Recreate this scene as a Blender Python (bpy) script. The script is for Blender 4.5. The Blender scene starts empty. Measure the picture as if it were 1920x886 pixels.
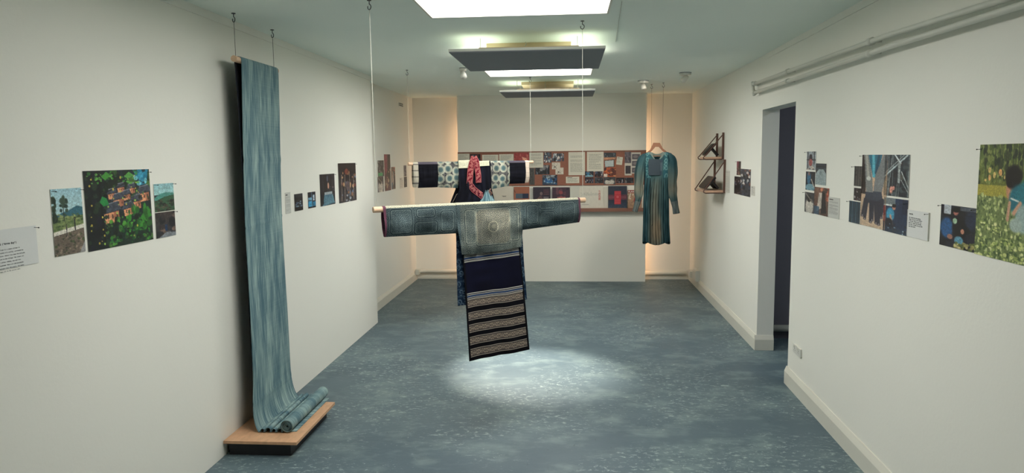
import bpy, math, random
import numpy as np
from mathutils import Matrix, Vector

# ------------------------------------------------------------------ camera
F, PITCH, YAW, ROLL, EYE = 1349.7, 0.10985, 0.07973, -0.01114, 1.62
cyw, syw, cp, sp = math.cos(YAW), math.sin(YAW), math.cos(PITCH), math.sin(PITCH)
FW = np.array([-syw * cp, cyw * cp, -sp]); _r = np.array([cyw, syw, 0.0]); _u = np.cross(_r, FW)
RT = math.cos(ROLL) * _r + math.sin(ROLL) * _u; UP = -math.sin(ROLL) * _r + math.cos(ROLL) * _u
CAMP = np.array([0, 0, EYE])
S = bpy.context.scene
cam = bpy.data.cameras.new('camera'); co = bpy.data.objects.new('camera', cam); S.collection.objects.link(co)
cam.sensor_width = 36; cam.lens = F / 1920 * 36; cam.clip_start = 0.05
co.matrix_world = Matrix(((RT[0], UP[0], -FW[0], 0), (RT[1], UP[1], -FW[1], 0), (RT[2], UP[2], -FW[2], EYE), (0, 0, 0, 1)))
S.camera = co
# ------------------------------------------------------------------ world, exposure, light levels
W = bpy.data.worlds.new('world'); S.world = W; W.use_nodes = True
W.node_tree.nodes['Background'].inputs[0].default_value = (0.5, 0.6, 0.7, 1); W.node_tree.nodes['Background'].inputs[1].default_value = 0.3
S.view_settings.view_transform = 'Standard'; S.view_settings.look = 'None'; S.view_settings.gamma = 1
S.view_settings.exposure = 0.0
S.cycles.use_denoising = True; S.cycles.max_bounces = 10; S.cycles.diffuse_bounces = 6; S.cycles.caustics_reflective = False; S.cycles.caustics_refractive = False
SKY_E, SKY2_E, UPL_E, WARM_E, SPOT_W, FLOOD_W = 9.2, 11.0, 1.15, 13.0, 900.0, 80.0
H = 2.405                                    # ceiling height

def ray(px): return FW + RT * (px[0] - 960) / F - UP * (px[1] - 443) / F
def hit(px, ax, v):
    d = ray(px); return CAMP + d * (v - CAMP[ax]) / d[ax]
class Plane:                                  # a real wall plane: u runs left to right as seen from the room
    def __init__(s, A, B):
        s.A = np.array(A, float); B = np.array(B, float); s.d = (B - s.A) / np.linalg.norm(B - s.A); s.n = np.array([s.d[1], -s.d[0]])
    def at(s, px, off=0):
        r = ray(px); t = ((s.A + s.n * off - CAMP[:2]) @ s.n) / (r[:2] @ s.n); P = CAMP + t * r
        return (P[:2] - s.A) @ s.d, P[2]
    def w(s, u, z, off=0):
        q = s.A + s.d * u + s.n * off; return np.array([q[0], q[1], z])
    def grid(s, U, Z, O):
        return np.stack([s.A[0] + s.d[0] * U + s.n[0] * O, s.A[1] + s.d[1] * U + s.n[1] * O, Z + 0 * U], -1)

# ------------------------------------------------------------------ materials
def lin(c):
    c = np.array(c, float) / 255; return np.where(c <= 0.04045, c / 12.92, ((c + 0.055) / 1.055) ** 2.4)
def new_mat(name):
    m = bpy.data.materials.new(name); m.use_nodes = True; nt = m.node_tree
    return m, nt, nt.nodes['Principled BSDF']
def mat(name, rgb, rough=0.6, var=0.08, scale=20, bump=0.0, bscale=200, metal=0.0, stretch=(1, 1, 1)):
    m, nt, b = new_mat(name); L = nt.links.new
    tc = nt.nodes.new('ShaderNodeTexCoord'); mp = nt.nodes.new('ShaderNodeMapping'); mp.inputs['Scale'].default_value = stretch
    no = nt.nodes.new('ShaderNodeTexNoise'); no.inputs['Scale'].default_value = scale; no.inputs['Detail'].default_value = 5
    L(tc.outputs['Object'], mp.inputs[0]); L(mp.outputs[0], no.inputs['Vector'])
    mx = nt.nodes.new('ShaderNodeMix'); mx.data_type = 'RGBA'; c = lin(rgb)
    mx.inputs[6].default_value = (*(c * (1 - var)), 1); mx.inputs[7].default_value = (*np.minimum(c * (1 + var), 1), 1)
    L(no.outputs[0], mx.inputs[0]); L(mx.outputs[2], b.inputs['Base Color'])
    b.inputs['Roughness'].default_value = rough; b.inputs['Metallic'].default_value = metal
    if bump:
        n2 = nt.nodes.new('ShaderNodeTexNoise'); n2.inputs['Scale'].default_value = bscale; L(mp.outputs[0], n2.inputs['Vector'])
        bp = nt.nodes.new('ShaderNodeBump'); bp.inputs['Strength'].default_value = bump; bp.inputs['Distance'].default_value = 0.004
        L(n2.outputs[0], bp.inputs['Height']); L(bp.outputs[0], b.inputs['Normal'])
    return m
def emit(name, rgb, e):
    m, nt, b = new_mat(name); b.inputs['Base Color'].default_value = (0.9, 0.9, 0.9, 1)
    b.inputs['Emission Color'].default_value = (*rgb, 1); b.inputs['Emission Strength'].default_value = e; return m
def vcmat(name, rough=0.5, weave=0.0, wscale=600):
    m, nt, b = new_mat(name); L = nt.links.new
    a = nt.nodes.new('ShaderNodeAttribute'); a.attribute_name = 'Col'
    tc = nt.nodes.new('ShaderNodeTexCoord'); no = nt.nodes.new('ShaderNodeTexNoise'); no.inputs['Scale'].default_value = wscale
    L(tc.outputs['Object'], no.inputs['Vector'])
    mr = nt.nodes.new('ShaderNodeMapRange'); mr.inputs[3].default_value = 1 - weave; mr.inputs[4].default_value = 1 + weave; L(no.outputs[0], mr.inputs[0])
    mx = nt.nodes.new('ShaderNodeVectorMath'); mx.operation = 'SCALE'; L(a.outputs['Color'], mx.inputs[0]); L(mr.outputs[0], mx.inputs['Scale'])
    L(mx.outputs[0], b.inputs['Base Color']); b.inputs['Roughness'].default_value = rough; b.inputs['Specular IOR Level'].default_value = 0.5 if rough < .6 else 0.12
    return m
M = {}
M['wall'] = mat('wall_paint', (233, 232, 223), 0.75, 0.02, 1.2, 0.12, 60)
M['ceil'] = mat('ceiling_paint', (236, 244, 236), 0.8, 0.03, 1.5, 0.1, 50)
M['trim'] = mat('gloss_trim_paint', (216, 214, 202), 0.4, 0.03, 8)
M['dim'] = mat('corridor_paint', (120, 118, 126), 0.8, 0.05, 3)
M['pipe'] = mat('pipe_paint', (205, 206, 195), 0.4, 0.04, 10)
M['wood'] = mat('beech_wood', (224, 188, 156), 0.5, 0.12, 30, 0, 1, 0, (1, 1, 6))
M['brown'] = mat('brown_wood', (126, 84, 66), 0.5, 0.2, 25)
M['rail'] = mat('ledge_wood', (128, 88, 72), 0.5, 0.15, 14, 0, 1, 0, (1, 6, 6))
M['hanger'] = mat('hanger_wood', (112, 74, 52), 0.45, 0.15, 30)
M['cork'] = mat('cork', (146, 98, 82), 0.9, 0.18, 90, 0.2, 300)
M['shelf'] = mat('shelf_wood', (206, 168, 142), 0.5, 0.1, 30)
M['rod'] = mat('brown_rod', (96, 66, 56), 0.4, 0.1, 30)
M['dark'] = mat('black_cover', (26, 24, 28), 0.5, 0.2, 20)
M['white'] = mat('white_plastic', (214, 213, 205), 0.35, 0.02, 10)
M['cream'] = mat('cream_plate', (212, 190, 156), 0.5, 0.05, 6)
M['cord'] = mat('white_cord', (190, 190, 178), 0.6, 0.1, 200)
M['dcord'] = mat('dark_cord', (70, 70, 66), 0.6, 0.1, 200)
M['steel'] = mat('dark_steel', (62, 62, 62), 0.35, 0.1, 50, metal=0.7)
M['panel'] = mat('grey_panel', (116, 120, 126), 0.8, 0.05, 60)
M['pgrey'] = mat('panel_edge', (196, 198, 188), 0.6, 0.03, 10)
M['grey'] = mat('grey_ink', (112, 114, 116), 0.7, 0.05, 10)
M['black'] = mat('ink', (34, 34, 36), 0.7, 0.05, 10)
M['red'] = mat('red_ink', (178, 60, 56), 0.7, 0.05, 10)
M['inner'] = mat('dark_lining', (24, 26, 36), 0.9, 0.2, 40)
M['sky'] = emit('skylight_diffuser', (1.0, 0.985, 0.94), SKY_E)
M['sky2'] = emit('far_skylight_diffuser', (1.0, 0.985, 0.94), SKY2_E)
M['tube'] = emit('uplighter_tube', (0.92, 1.0, 0.80), UPL_E)
M['lamp'] = emit('corridor_fill_glow', (.85, .92, 1.0), 130.0)  # glow of the added corridor lamp
M['warm'] = emit('warm_tube', (1.0, 0.58, 0.35), WARM_E)
M['print'] = vcmat('printed_paper', 0.4, 0.04, 300)
M['cloth'] = vcmat('painted_cloth', 0.85, 0.12, 500)

def floor_mat():
    m, nt, b = new_mat('painted_concrete'); L = nt.links.new
    tc = nt.nodes.new('ShaderNodeTexCoord')
    def noise(sc, det, st=(1, 1, 1), dist=0.0, rough=0.55):
        mp = nt.nodes.new('ShaderNodeMapping'); mp.inputs['Scale'].default_value = st
        n = nt.nodes.new('ShaderNodeTexNoise'); n.inputs['Scale'].default_value = sc; n.inputs['Detail'].default_value = det
        n.inputs['Distortion'].default_value = dist; n.inputs['Roughness'].default_value = rough
        L(tc.outputs['Object'], mp.inputs[0]); L(mp.outputs[0], n.inputs['Vector']); return n.outputs[0]
    def ramp(src, p0, p1):
        r = nt.nodes.new('ShaderNodeMapRange'); r.inputs[1].default_value = p0; r.inputs[2].default_value = p1; L(src, r.inputs[0]); return r.outputs[0]
    def mix(f, a, c):
        x = nt.nodes.new('ShaderNodeMix'); x.data_type = 'RGBA'; L(f, x.inputs[0])
        if isinstance(a, tuple): x.inputs[6].default_value = a
        else: L(a, x.inputs[6])
        x.inputs[7].default_value = c; return x.outputs[2]
    def mul(a, c):
        x = nt.nodes.new('ShaderNodeMath'); x.operation = 'MULTIPLY'; L(a, x.inputs[0]); L(c, x.inputs[1]); return x.outputs[0]
    t = lambda *c: (*lin(c), 1)
    c = mix(ramp(noise(1.1, 6, dist=0.6), 0.35, 0.65), t(74, 92, 102), t(90, 108, 116))
    c = mix(ramp(noise(5, 8, (1, 1.6, 1)), 0.48, 0.75), c, t(112, 130, 132))
    wear = mul(ramp(noise(30, 8, (0.8, 1.3, 1), 0.5, 0.72), 0.55, 0.62), ramp(noise(1.1, 4), 0.44, 0.56))
    c = mix(wear, c, t(148, 164, 162))
    fleck = mul(ramp(noise(46, 6, (0.7, 1.3, 1), 0.8, 0.7), 0.62, 0.68), ramp(noise(2.6, 3), 0.46, 0.6))
    c = mix(fleck, c, t(165, 180, 176))
    c = mix(ramp(noise(9, 9, (2.2, 0.6, 1), 2.0), 0.69, 0.74), c, t(52, 64, 72))
    L(c, b.inputs['Base Color']); b.inputs['Specular IOR Level'].default_value = 0.35
    rr = nt.nodes.new('ShaderNodeMapRange'); rr.inputs[3].default_value = 0.42; rr.inputs[4].default_value = 0.6; L(noise(3, 4), rr.inputs[0]); L(rr.outputs[0], b.inputs['Roughness'])
    bp = nt.nodes.new('ShaderNodeBump'); bp.inputs['Strength'].default_value = 0.2; bp.inputs['Distance'].default_value = 0.004; L(noise(25, 6), bp.inputs['Height']); L(bp.outputs[0], b.inputs['Normal'])
    return m
M['floor'] = floor_mat()
def streak_mat(name, dark, light, contrast=(0.38, 0.62), warm=None):
    m, nt, b = new_mat(name); L = nt.links.new
    uv = nt.nodes.new('ShaderNodeUVMap'); uv.uv_map = 'UVMap'
    def noise(sc, st, d=4):
        mp = nt.nodes.new('ShaderNodeMapping'); mp.inputs['Scale'].default_value = st
        n = nt.nodes.new('ShaderNodeTexNoise'); n.inputs['Scale'].default_value = sc; n.inputs['Detail'].default_value = d
        L(uv.outputs[0], mp.inputs[0]); L(mp.outputs[0], n.inputs['Vector']); return n.outputs[0]
    a = nt.nodes.new('ShaderNodeMath'); a.operation = 'ADD'; L(noise(1, (260, 6, 1), 6), a.inputs[0])
    h = nt.nodes.new('ShaderNodeMath'); h.operation = 'MULTIPLY'; h.inputs[1].default_value = 0.7; L(noise(1, (14, 2.5, 1), 3), h.inputs[0]); L(h.outputs[0], a.inputs[1])
    w = nt.nodes.new('ShaderNodeMath'); w.operation = 'MULTIPLY_ADD'; w.inputs[1].default_value = 0.14; L(noise(1, (1, 420, 1), 2), w.inputs[0]); L(a.outputs[0], w.inputs[2])
    r = nt.nodes.new('ShaderNodeMapRange'); r.inputs[1].default_value = contrast[0] * 2; r.inputs[2].default_value = contrast[1] * 2; L(w.outputs[0], r.inputs[0])
    x = nt.nodes.new('ShaderNodeMix'); x.data_type = 'RGBA'; x.inputs[6].default_value = (*lin(dark), 1); x.inputs[7].default_value = (*lin(light), 1)
    L(r.outputs[0], x.inputs[0]); L(x.outputs[2], b.inputs['Base Color']); b.inputs['Roughness'].default_value = 0.85
    return m
M['indigo'] = streak_mat('faded_indigo_cloth', (70, 104, 116), (166, 190, 184), (.41, .60))
M['ply'] = mat('plywood', (208, 164, 128), 0.5, 0.28, 38, 0, 1, 0, (1, 0.45, 1))

# ------------------------------------------------------------------ objects
C = S.collection
WLOC = {}
def tag(o, label=None, cat=None, group=None, kind=None):
    if label: o['label'] = label
    if cat: o['category'] = cat
    if group: o['group'] = group
    if kind: o['kind'] = kind
    return o
def thing(name, label, cat, loc, group=None):
    o = bpy.data.objects.new(name, None); C.objects.link(o); o.location = loc; o.empty_display_size = 0.1
    WLOC[o] = np.array(loc, float); return tag(o, label, cat, group)
def mk(name, V, faces, m, parent=None, smooth=False, org=None, cols=None, uvs=None):
    V = np.asarray(V, float).reshape(-1, 3)
    if org is None:
        org = WLOC[parent] if parent is not None else np.array([(V[:, 0].min() + V[:, 0].max()) / 2, (V[:, 1].min() + V[:, 1].max()) / 2, V[:, 2].min()])
    org = np.asarray(org, float)
    me = bpy.data.meshes.new(name)
    if isinstance(faces, np.ndarray):
        n = len(faces); k = faces.shape[1]
        me.vertices.add(len(V)); me.vertices.foreach_set('co', (V - org).astype(np.float32).ravel())
        me.loops.add(n * k); me.loops.foreach_set('vertex_index', faces.astype(np.int32).ravel())
        me.polygons.add(n); me.polygons.foreach_set('loop_start', np.arange(0, n * k, k, dtype=np.int32))
        me.update(calc_edges=True)
    else:
        me.from_pydata([tuple(v) for v in V - org], [], faces)
    if cols is not None:
        at = me.color_attributes.new('Col', 'FLOAT_COLOR', 'POINT')
        c4 = np.ones((len(V), 4), np.float32); c4[:, :3] = np.asarray(cols).reshape(-1, 3); at.data.foreach_set('color', c4.ravel())
    if uvs is not None:
        ul = me.uv_layers.new(name='UVMap'); li = np.empty(len(me.loops), np.int32); me.loops.foreach_get('vertex_index', li)
        ul.data.foreach_set('uv', np.asarray(uvs, np.float32).reshape(-1, 2)[li].ravel())
    me.validate(); me.materials.append(m)
    if smooth: me.polygons.foreach_set('use_smooth', np.ones(len(me.polygons), bool))
    o = bpy.data.objects.new(name, me); C.objects.link(o)
    if parent is not None: o.parent = parent; o.location = org - WLOC[parent]
    else: o.location = org
    WLOC[o] = org
    return o
class MB:                                       # collects primitives into one mesh
    def __init__(s): s.v = []; s.f = []
    def add(s, V, Fs):
        k = len(s.v); s.v += [tuple(map(float, p)) for p in V]; s.f += [tuple(i + k for i in f) for f in Fs]; return s
    def hexa(s, P):                             # 8 points: bottom ring of 4, top ring of 4
        return s.add(P, [(3, 2, 1, 0), (4, 5, 6, 7), (0, 1, 5, 4), (1, 2, 6, 5), (2, 3, 7, 6), (3, 0, 4, 7)])
    def box(s, a, b):
        (x0, y0, z0), (x1, y1, z1) = a, b
        return s.hexa([(x0, y0, z0), (x1, y0, z0), (x1, y1, z0), (x0, y1, z0), (x0, y0, z1), (x1, y0, z1), (x1, y1, z1), (x0, y1, z1)])
    def pbox(s, pl, u0, u1, z0, z1, o0, o1):     # a box on a wall plane
        w = pl.w; return s.hexa([w(u0, z0, o0), w(u1, z0, o0), w(u1, z0, o1), w(u0, z0, o1), w(u0, z1, o0), w(u1, z1, o0), w(u1, z1, o1), w(u0, z1, o1)])
    def tube(s, pts, r, n=8, cap=True):
        pts = [np.array(p, float) for p in pts]; R = r if hasattr(r, '__len__') else [r] * len(pts)
        V = []; Fs = []; N = len(pts); pu = None
        for i, p in enumerate(pts):
            t = pts[min(i + 1, N - 1)] - pts[max(i - 1, 0)]; t = t / (np.linalg.norm(t) + 1e-12)
            if pu is None:
                a = np.array([0, 0, 1.0]) if abs(t[2]) < 0.9 else np.array([1.0, 0, 0])
            else: a = pu
            x = a - t * (a @ t); x /= np.linalg.norm(x); y = np.cross(t, x); pu = x
            for k in range(n):
                g = 2 * math.pi * k / n; V.append(p + R[i] * (math.cos(g) * x + math.sin(g) * y))
        for i in range(N - 1):
            for k in range(n): Fs.append((i * n + k, i * n + (k + 1) % n, (i + 1) * n + (k + 1) % n, (i + 1) * n + k))
        if cap: Fs += [tuple(range(n))[::-1], tuple((N - 1) * n + k for k in range(n))]
        return s.add(V, Fs)
    def obj(s, name, m, parent=None, smooth=False, org=None): return mk(name, s.v, s.f, m, parent, smooth, org)
def struct(name, mb, m, smooth=False): return tag(mb.obj(name, m, None, smooth), kind='structure')
def gridfaces(ny, nx, mask=None):
    i = np.arange((ny - 1) * (nx - 1)); r, c = i // (nx - 1), i % (nx - 1); a = r * nx + c
    f = np.stack([a, a + 1, a + nx + 1, a + nx], 1)
    return f if mask is None else f[mask.ravel()]
def sheet(name, P, m, parent=None, cols=None, uvs=None, thick=0.0, smooth=True, **kw):
    ny, nx = P.shape[:2]; o = mk(name, P.reshape(-1, 3), gridfaces(ny, nx), m, parent, smooth, cols=cols, uvs=uvs, **kw)
    if thick:
        md = o.modifiers.new('thickness', 'SOLIDIFY'); md.thickness = thick; md.offset = 0
    return o

# ------------------------------------------------------------------ painting in numpy (vertex colours of flat prints and woven patterns)
def vn(h, w, sy, sx, rng):
    gh, gw = max(2, int(h / sy) + 3), max(2, int(w / sx) + 3); g = rng.random((gh, gw))
    y = np.linspace(0, h / sy, h); x = np.linspace(0, w / sx, w)
    y = np.minimum(y, gh - 1.001); x = np.minimum(x, gw - 1.001)
    yi, xi = y.astype(int), x.astype(int); fy, fx = (y - yi)[:, None], (x - xi)[None]; fy = fy * fy * (3 - 2 * fy); fx = fx * fx * (3 - 2 * fx)
    a, b, c, d = g[yi][:, xi], g[yi][:, xi + 1], g[yi + 1][:, xi], g[yi + 1][:, xi + 1]
    return a * (1 - fy) * (1 - fx) + b * (1 - fy) * fx + c * fy * (1 - fx) + d * fy * fx
class Cv:
    def __init__(s, w, h, c, seed=1):
        s.w, s.h = int(max(6, w)), int(max(6, h)); s.a = np.ones((s.h, s.w, 3)) * np.array(c, float); s.r = np.random.default_rng(seed)
        s.y, s.x = np.mgrid[0:s.h, 0:s.w].astype(float); s.x = (s.x + .5) / s.w; s.y = (s.y + .5) / s.h
    def put(s, m, c, al=1.0):
        m = np.clip(m.astype(float), 0, 1)[..., None] * al; s.a = s.a * (1 - m) + np.array(c, float) * m; return s
    def grad(s, c0, c1, y0=0, y1=1, x0=0, x1=1):
        t = np.clip((s.y - y0) / (y1 - y0), 0, 1)[..., None]; m = (s.y >= y0) & (s.y <= y1) & (s.x >= x0) & (s.x <= x1)
        s.a = np.where(m[..., None], np.array(c0, float) * (1 - t) + np.array(c1, float) * t, s.a); return s
    def rect(s, x0, y0, x1, y1, c, al=1.0): return s.put((s.x >= x0) & (s.x < x1) & (s.y >= y0) & (s.y < y1), c, al)
    def ell(s, cx, cy, rx, ry, c, al=1.0): return s.put(np.clip((1.15 - np.hypot((s.x - cx) / rx, (s.y - cy) / ry)) / 0.3, 0, 1), c, al)
    def poly(s, P, c, al=1.0):
        m = np.zeros((s.h, s.w), bool); n = len(P)
        for i in range(n):
            (x0, y0), (x1, y1) = P[i], P[(i + 1) % n]
            if y0 == y1: continue
            k = (s.y > min(y0, y1)) & (s.y <= max(y0, y1)) & (s.x < x0 + (s.y - y0) * (x1 - x0) / (y1 - y0)); m ^= k
        return s.put(m, c, al)
    def line(s, x0, y0, x1, y1, w, c, al=1.0):
        ar = s.w / s.h; dx, dy = (x1 - x0) * ar, y1 - y0; L2 = dx * dx + dy * dy + 1e-9
        t = np.clip((((s.x - x0) * ar) * dx + (s.y - y0) * dy) / L2, 0, 1)
        d = np.hypot((s.x - x0) * ar - t * dx, s.y - y0 - t * dy); return s.put(np.clip((w - d) / w * 2, 0, 1), c, al)
    def blobs(s, n, x0, y0, x1, y1, r0, r1, pal, al=0.9, asp=1.0):
        for _ in range(n):
            q = s.r.random(5); r = r0 + (r1 - r0) * q[2]
            s.ell(x0 + (x1 - x0) * q[0], y0 + (y1 - y0) * q[1], r, r * asp * s.w / s.h * (0.6 + q[4]), pal[int(q[3] * len(pal))], al)
        return s
    def mottle(s, amp, sy=4, sx=4, x0=0, y0=0, x1=1, y1=1):
        m = ((s.x >= x0) & (s.x <= x1) & (s.y >= y0) & (s.y <= y1))[..., None]
        n = (0.6 * vn(s.h, s.w, sy, sx, s.r) + 0.4 * vn(s.h, s.w, sy / 2, sx / 2, s.r) - 0.5)[..., None]
        s.a = np.where(m, s.a * (1 + amp * n), s.a); return s
    def out(s): return lin(np.clip(s.a, 0, 255))

def person(c, x, y, s_, top, leg, skin=(150, 110, 90), hair=(18, 16, 20)):
    c.ell(x, y + .30 * s_, .10 * s_, .17 * s_, top); c.poly([(x - .09 * s_, y + .4 * s_), (x + .09 * s_, y + .4 * s_), (x + .08 * s_, y + s_), (x - .08 * s_, y + s_)], leg)
    c.ell(x, y + .08 * s_, .055 * s_, .075 * s_, skin); c.ell(x, y + .05 * s_, .06 * s_, .06 * s_, hair)
def paint(kind, w, h, seed):
    c = Cv(w, h, (40, 44, 50), seed)
    G = [(30, 52, 34), (52, 84, 48), (24, 38, 30), (80, 116, 60), (18, 26, 26)]
    if kind == 'village':
        c.grad((28, 40, 52), (30, 50, 44)); c.blobs(60, 0, 0, 1, .35, .03, .08, G + [(20, 34, 50)])
        c.poly([(.72, 0), (.98, 0), (.94, .2), (.84, .22)], (40, 130, 160)); c.blobs(14, .74, 0, .96, .2, .015, .04, [(60, 150, 180), (120, 190, 200), (24, 50, 60)])
        for (x, y, q) in [(.52, .22, .55), (.68, .24, .6), (.38, .29, .6), (.60, .32, .6), (.88, .31, .95), (.47, .37, .8), (.74, .42, .85), (.36, .52, 1.15), (.62, .50, .8)]:
            c.poly([(x - .10 * q, y), (x + .09 * q, y - .02 * q), (x + .10 * q, y + .13 * q), (x - .08 * q, y + .15 * q)], (206, 148, 112)); c.poly([(x + .02 * q, y), (x + .09 * q, y - .02 * q), (x + .10 * q, y + .13 * q), (x + .03 * q, y + .14 * q)], (170, 112, 88))
            for k in (-.05, .0, .06): c.rect(x + k * q, y + .045 * q, x + (k + .018) * q, y + .095 * q, (80, 54, 52))
            c.poly([(x - .14 * q, y + .04 * q), (x - .07 * q, y - .07 * q), (x + .09 * q, y - .10 * q), (x + .13 * q, y + .0)], (70, 76, 88)); c.line(x - .07 * q, y - .07 * q, x + .09 * q, y - .10 * q, .006, (134, 138, 146)); c.line(x - .14 * q, y + .04 * q, x + .13 * q, y + .0, .006, (40, 42, 50))
        c.blobs(90, .25, .62, 1, .98, .012, .03, G); c.blobs(40, .55, .3, 1, .6, .008, .018, G, .7); c.mottle(.5)
        c.poly([(0, 0), (.16, 0), (.26, .35), (.22, .8), (.30, 1), (0, 1)], (20, 26, 30)); c.blobs(90, 0, .0, .3, 1, .015, .04, [(16, 22, 26), (24, 34, 36), (40, 60, 44), (30, 30, 44)])
        c.line(.2, 0, .24, .9, .02, (16, 18, 24)); c.line(.24, .3, .6, .18, .008, (24, 26, 30))
        c.blobs(80, .3, .6, .95, .98, .010, .026, [(58, 130, 52), (90, 160, 66), (34, 86, 44), (46, 110, 60)], asp=.7); c.blobs(44, .05, .0, .8, .18, .010, .026, [(70, 140, 58), (104, 168, 80), (46, 104, 50)], asp=.6); c.blobs(34, .62, .52, .98, .8, .014, .03, [(64, 140, 56), (44, 96, 44)], asp=1.5)
        c.poly([(.20, .40), (.24, .33), (.30, .36), (.33, .44), (.25, .46)], (40, 130, 70)); c.poly([(.24, .08), (.32, .02), (.38, .07), (.30, .13)], (70, 140, 60)); c.poly([(.58, .09), (.66, .03), (.74, .08), (.64, .12)], (90, 150, 76)); c.blobs(34, .05, .05, .8, .95, .006, .013, [(214, 196, 90), (190, 170, 80), (160, 200, 90)])
    elif kind == 'path':
        c.grad((150, 186, 196), (170, 196, 196), 0, .5); c.poly([(0, .42), (.3, .36), (.55, .33), (.8, .27), (1, .3), (1, .6), (0, .6)], (58, 104, 118))
        c.rect(0, .42, 1, .66, (110, 126, 84)); c.blobs(70, 0, .38, 1, .62, .02, .07, [(128, 140, 88), (84, 104, 66), (60, 78, 54), (150, 160, 110)], asp=.4)
        c.blobs(20, 0, .12, .12, .5, .03, .07, [(34, 48, 40), (50, 66, 50)]); c.line(.36, .2, .37, .5, .008, (40, 44, 40)); c.blobs(16, .26, .14, .5, .34, .03, .06, [(40, 58, 50), (60, 78, 64)])
        c.poly([(0, .64), (1, .56), (1, .63), (0, .72)], (206, 202, 190)); c.rect(0, .72, 1, 1, (110, 96, 84)); c.poly([(0, .70), (1, .62), (1, 1), (0, 1)], (108, 98, 88))
        c.blobs(120, 0, .68, 1, 1, .015, .05, [(124, 110, 96), (84, 74, 70), (60, 66, 52), (150, 136, 120), (70, 84, 54)], asp=.6); c.poly([(.8, 1), (1, .82), (1, 1)], (150, 150, 150))
        person(c, .70, .44, .2, (40, 44, 60), (34, 36, 44)); person(c, .42, .54, .17, (70, 66, 80), (40, 40, 50)); c.mottle(.25)
    elif kind == 'hills':
        c.grad((140, 180, 186), (150, 190, 188), 0, .4); c.poly([(0, .5), (.3, .36), (.6, .32), (1, .36), (1, 1), (0, 1)], (78, 138, 128)); c.poly([(0, .62), (.5, .48), (1, .42), (1, 1), (0, 1)], (60, 92, 70))
        c.blobs(60, 0, .6, 1, 1, .03, .1, [(70, 66, 56), (90, 88, 72), (44, 60, 44), (36, 40, 40)], asp=.5); c.mottle(.3)
    elif kind == 'alley':
        c.grad((70, 62, 60), (46, 50, 58)); c.blobs(22, 0, 0, 1, 1, .08, .18, [(110, 92, 84), (56, 50, 52), (30, 32, 40), (84, 78, 80)]); c.poly([(.1, 1), (.5, .8), (1, .85), (1, 1)], (120, 126, 132)); c.rect(.45, .5, .58, .75, (34, 60, 90)); c.mottle(.4)
    elif kind == 'hand':
        c.grad((196, 166, 140), (190, 168, 144)); c.rect(0, 0, .2, .55, (52, 44, 46)); c.mottle(.15)
        c.poly([(.25, 0), (.80, 0), (.62, .30), (.45, .30)], (40, 110, 132)); c.line(.45, 0, .5, .3, .02, (90, 170, 186)); c.line(.68, 0, .58, .25, .02, (30, 74, 96))
        c.poly([(.08, 0), (.26, 0), (.44, .32), (.50, .52), (.22, .56), (.16, .25)], (124, 128, 128)); c.poly([(.84, 0), (1, 0), (.98, .2), (.80, .55), (.50, .54), (.56, .28)], (120, 124, 126))
        c.poly([(.14, 0), (.22, 0), (.34, .3), (.24, .3)], (180, 178, 168), .7); c.ell(.30, .33, .09, .03, (220, 222, 214), .7); c.ell(.34, .55, .14, .025, (200, 210, 208)); c.ell(.95, .4, .06, .06, (214, 190, 160))
        c.poly([(.20, .52), (.52, .52), (.56, .66), (.16, .68)], (58, 66, 80)); c.poly([(.50, .50), (.82, .50), (.90, .66), (.52, .68)], (62, 70, 84))
        for (x0, y0, x1, y1) in [(.2, .62, .1, .86), (.28, .64, .2, .9), (.42, .64, .44, .93), (.50, .64, .50, .90), (.6, .64, .66, .93), (.7, .64, .76, .94), (.78, .62, .84, .84), (.86, .6, .92, .78)]:
            c.line(x0, y0, x1, y1, .022, (48, 50, 64)); c.ell(x1, y1, .022, .014, (150, 140, 140))
    elif kind == 'loom':
        c.grad((52, 62, 70), (34, 40, 50)); c.blobs(40, 0, 0, 1, 1, .04, .14, [(30, 36, 46), (70, 80, 84), (44, 60, 70), (24, 26, 36), (86, 84, 80)])
        for k in range(9): x = c.r.random(); c.line(x, 0, x + .3 * (c.r.random() - .5), 1, .008, (130, 140, 140), .8)
        c.line(0, .55, .9, .02, .022, (176, 190, 192)); c.line(0, .48, .8, .0, .012, (150, 160, 160)); c.line(.42, 0, .65, .2, .02, (196, 204, 206)); c.line(.6, .2, .62, .65, .03, (150, 158, 158)); c.line(.7, .4, 1, .8, .012, (170, 178, 176)); c.line(.7, .6, 1, .9, .008, (160, 170, 170))
        c.ell(.33, .85, .06, .09, (206, 146, 130)); c.ell(.42, .8, .05, .05, (190, 130, 118)); c.mottle(.5)
    elif kind == 'kneel':
        c.rect(0, 0, 1, 1, (30, 48, 74)); c.rect(0, 0, .5, .2, (110, 120, 124)); c.rect(0, .2, .5, .24, (200, 206, 204)); c.rect(.62, 0, .98, .45, (22, 40, 70)); c.rect(.78, .05, .97, .42, (16, 28, 50))
        for k in range(8): c.line(.5 + .06 * k, 0, .5 + .06 * k, 1, .006, (44, 66, 96))
        c.rect(0, .24, .1, .7, (150, 60, 66)); c.ell(.30, .48, .17, .20, (60, 140, 170)); c.ell(.44, .27, .07, .07, (170, 120, 100)); c.ell(.44, .22, .08, .05, (30, 24, 26)); c.line(.3, .5, .42, .82, .03, (180, 140, 120)); c.ell(.25, .72, .16, .13, (26, 30, 44)); c.ell(.45, .85, .12, .1, (40, 44, 56))
        c.rect(0, .85, 1, 1, (60, 70, 84), .6); c.blobs(14, .2, .72, 1, 1, .02, .05, [(170, 190, 200), (110, 140, 160), (30, 40, 56)]); c.mottle(.3)
    elif kind == 'field':
        c.grad((78, 92, 50), (110, 116, 56), 0, .42); c.blobs(320, 0, 0, 1, .34, .01, .03, [(96, 112, 60), (60, 72, 44), (122, 134, 76), (40, 52, 38), (140, 148, 90)], asp=1.4)
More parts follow.
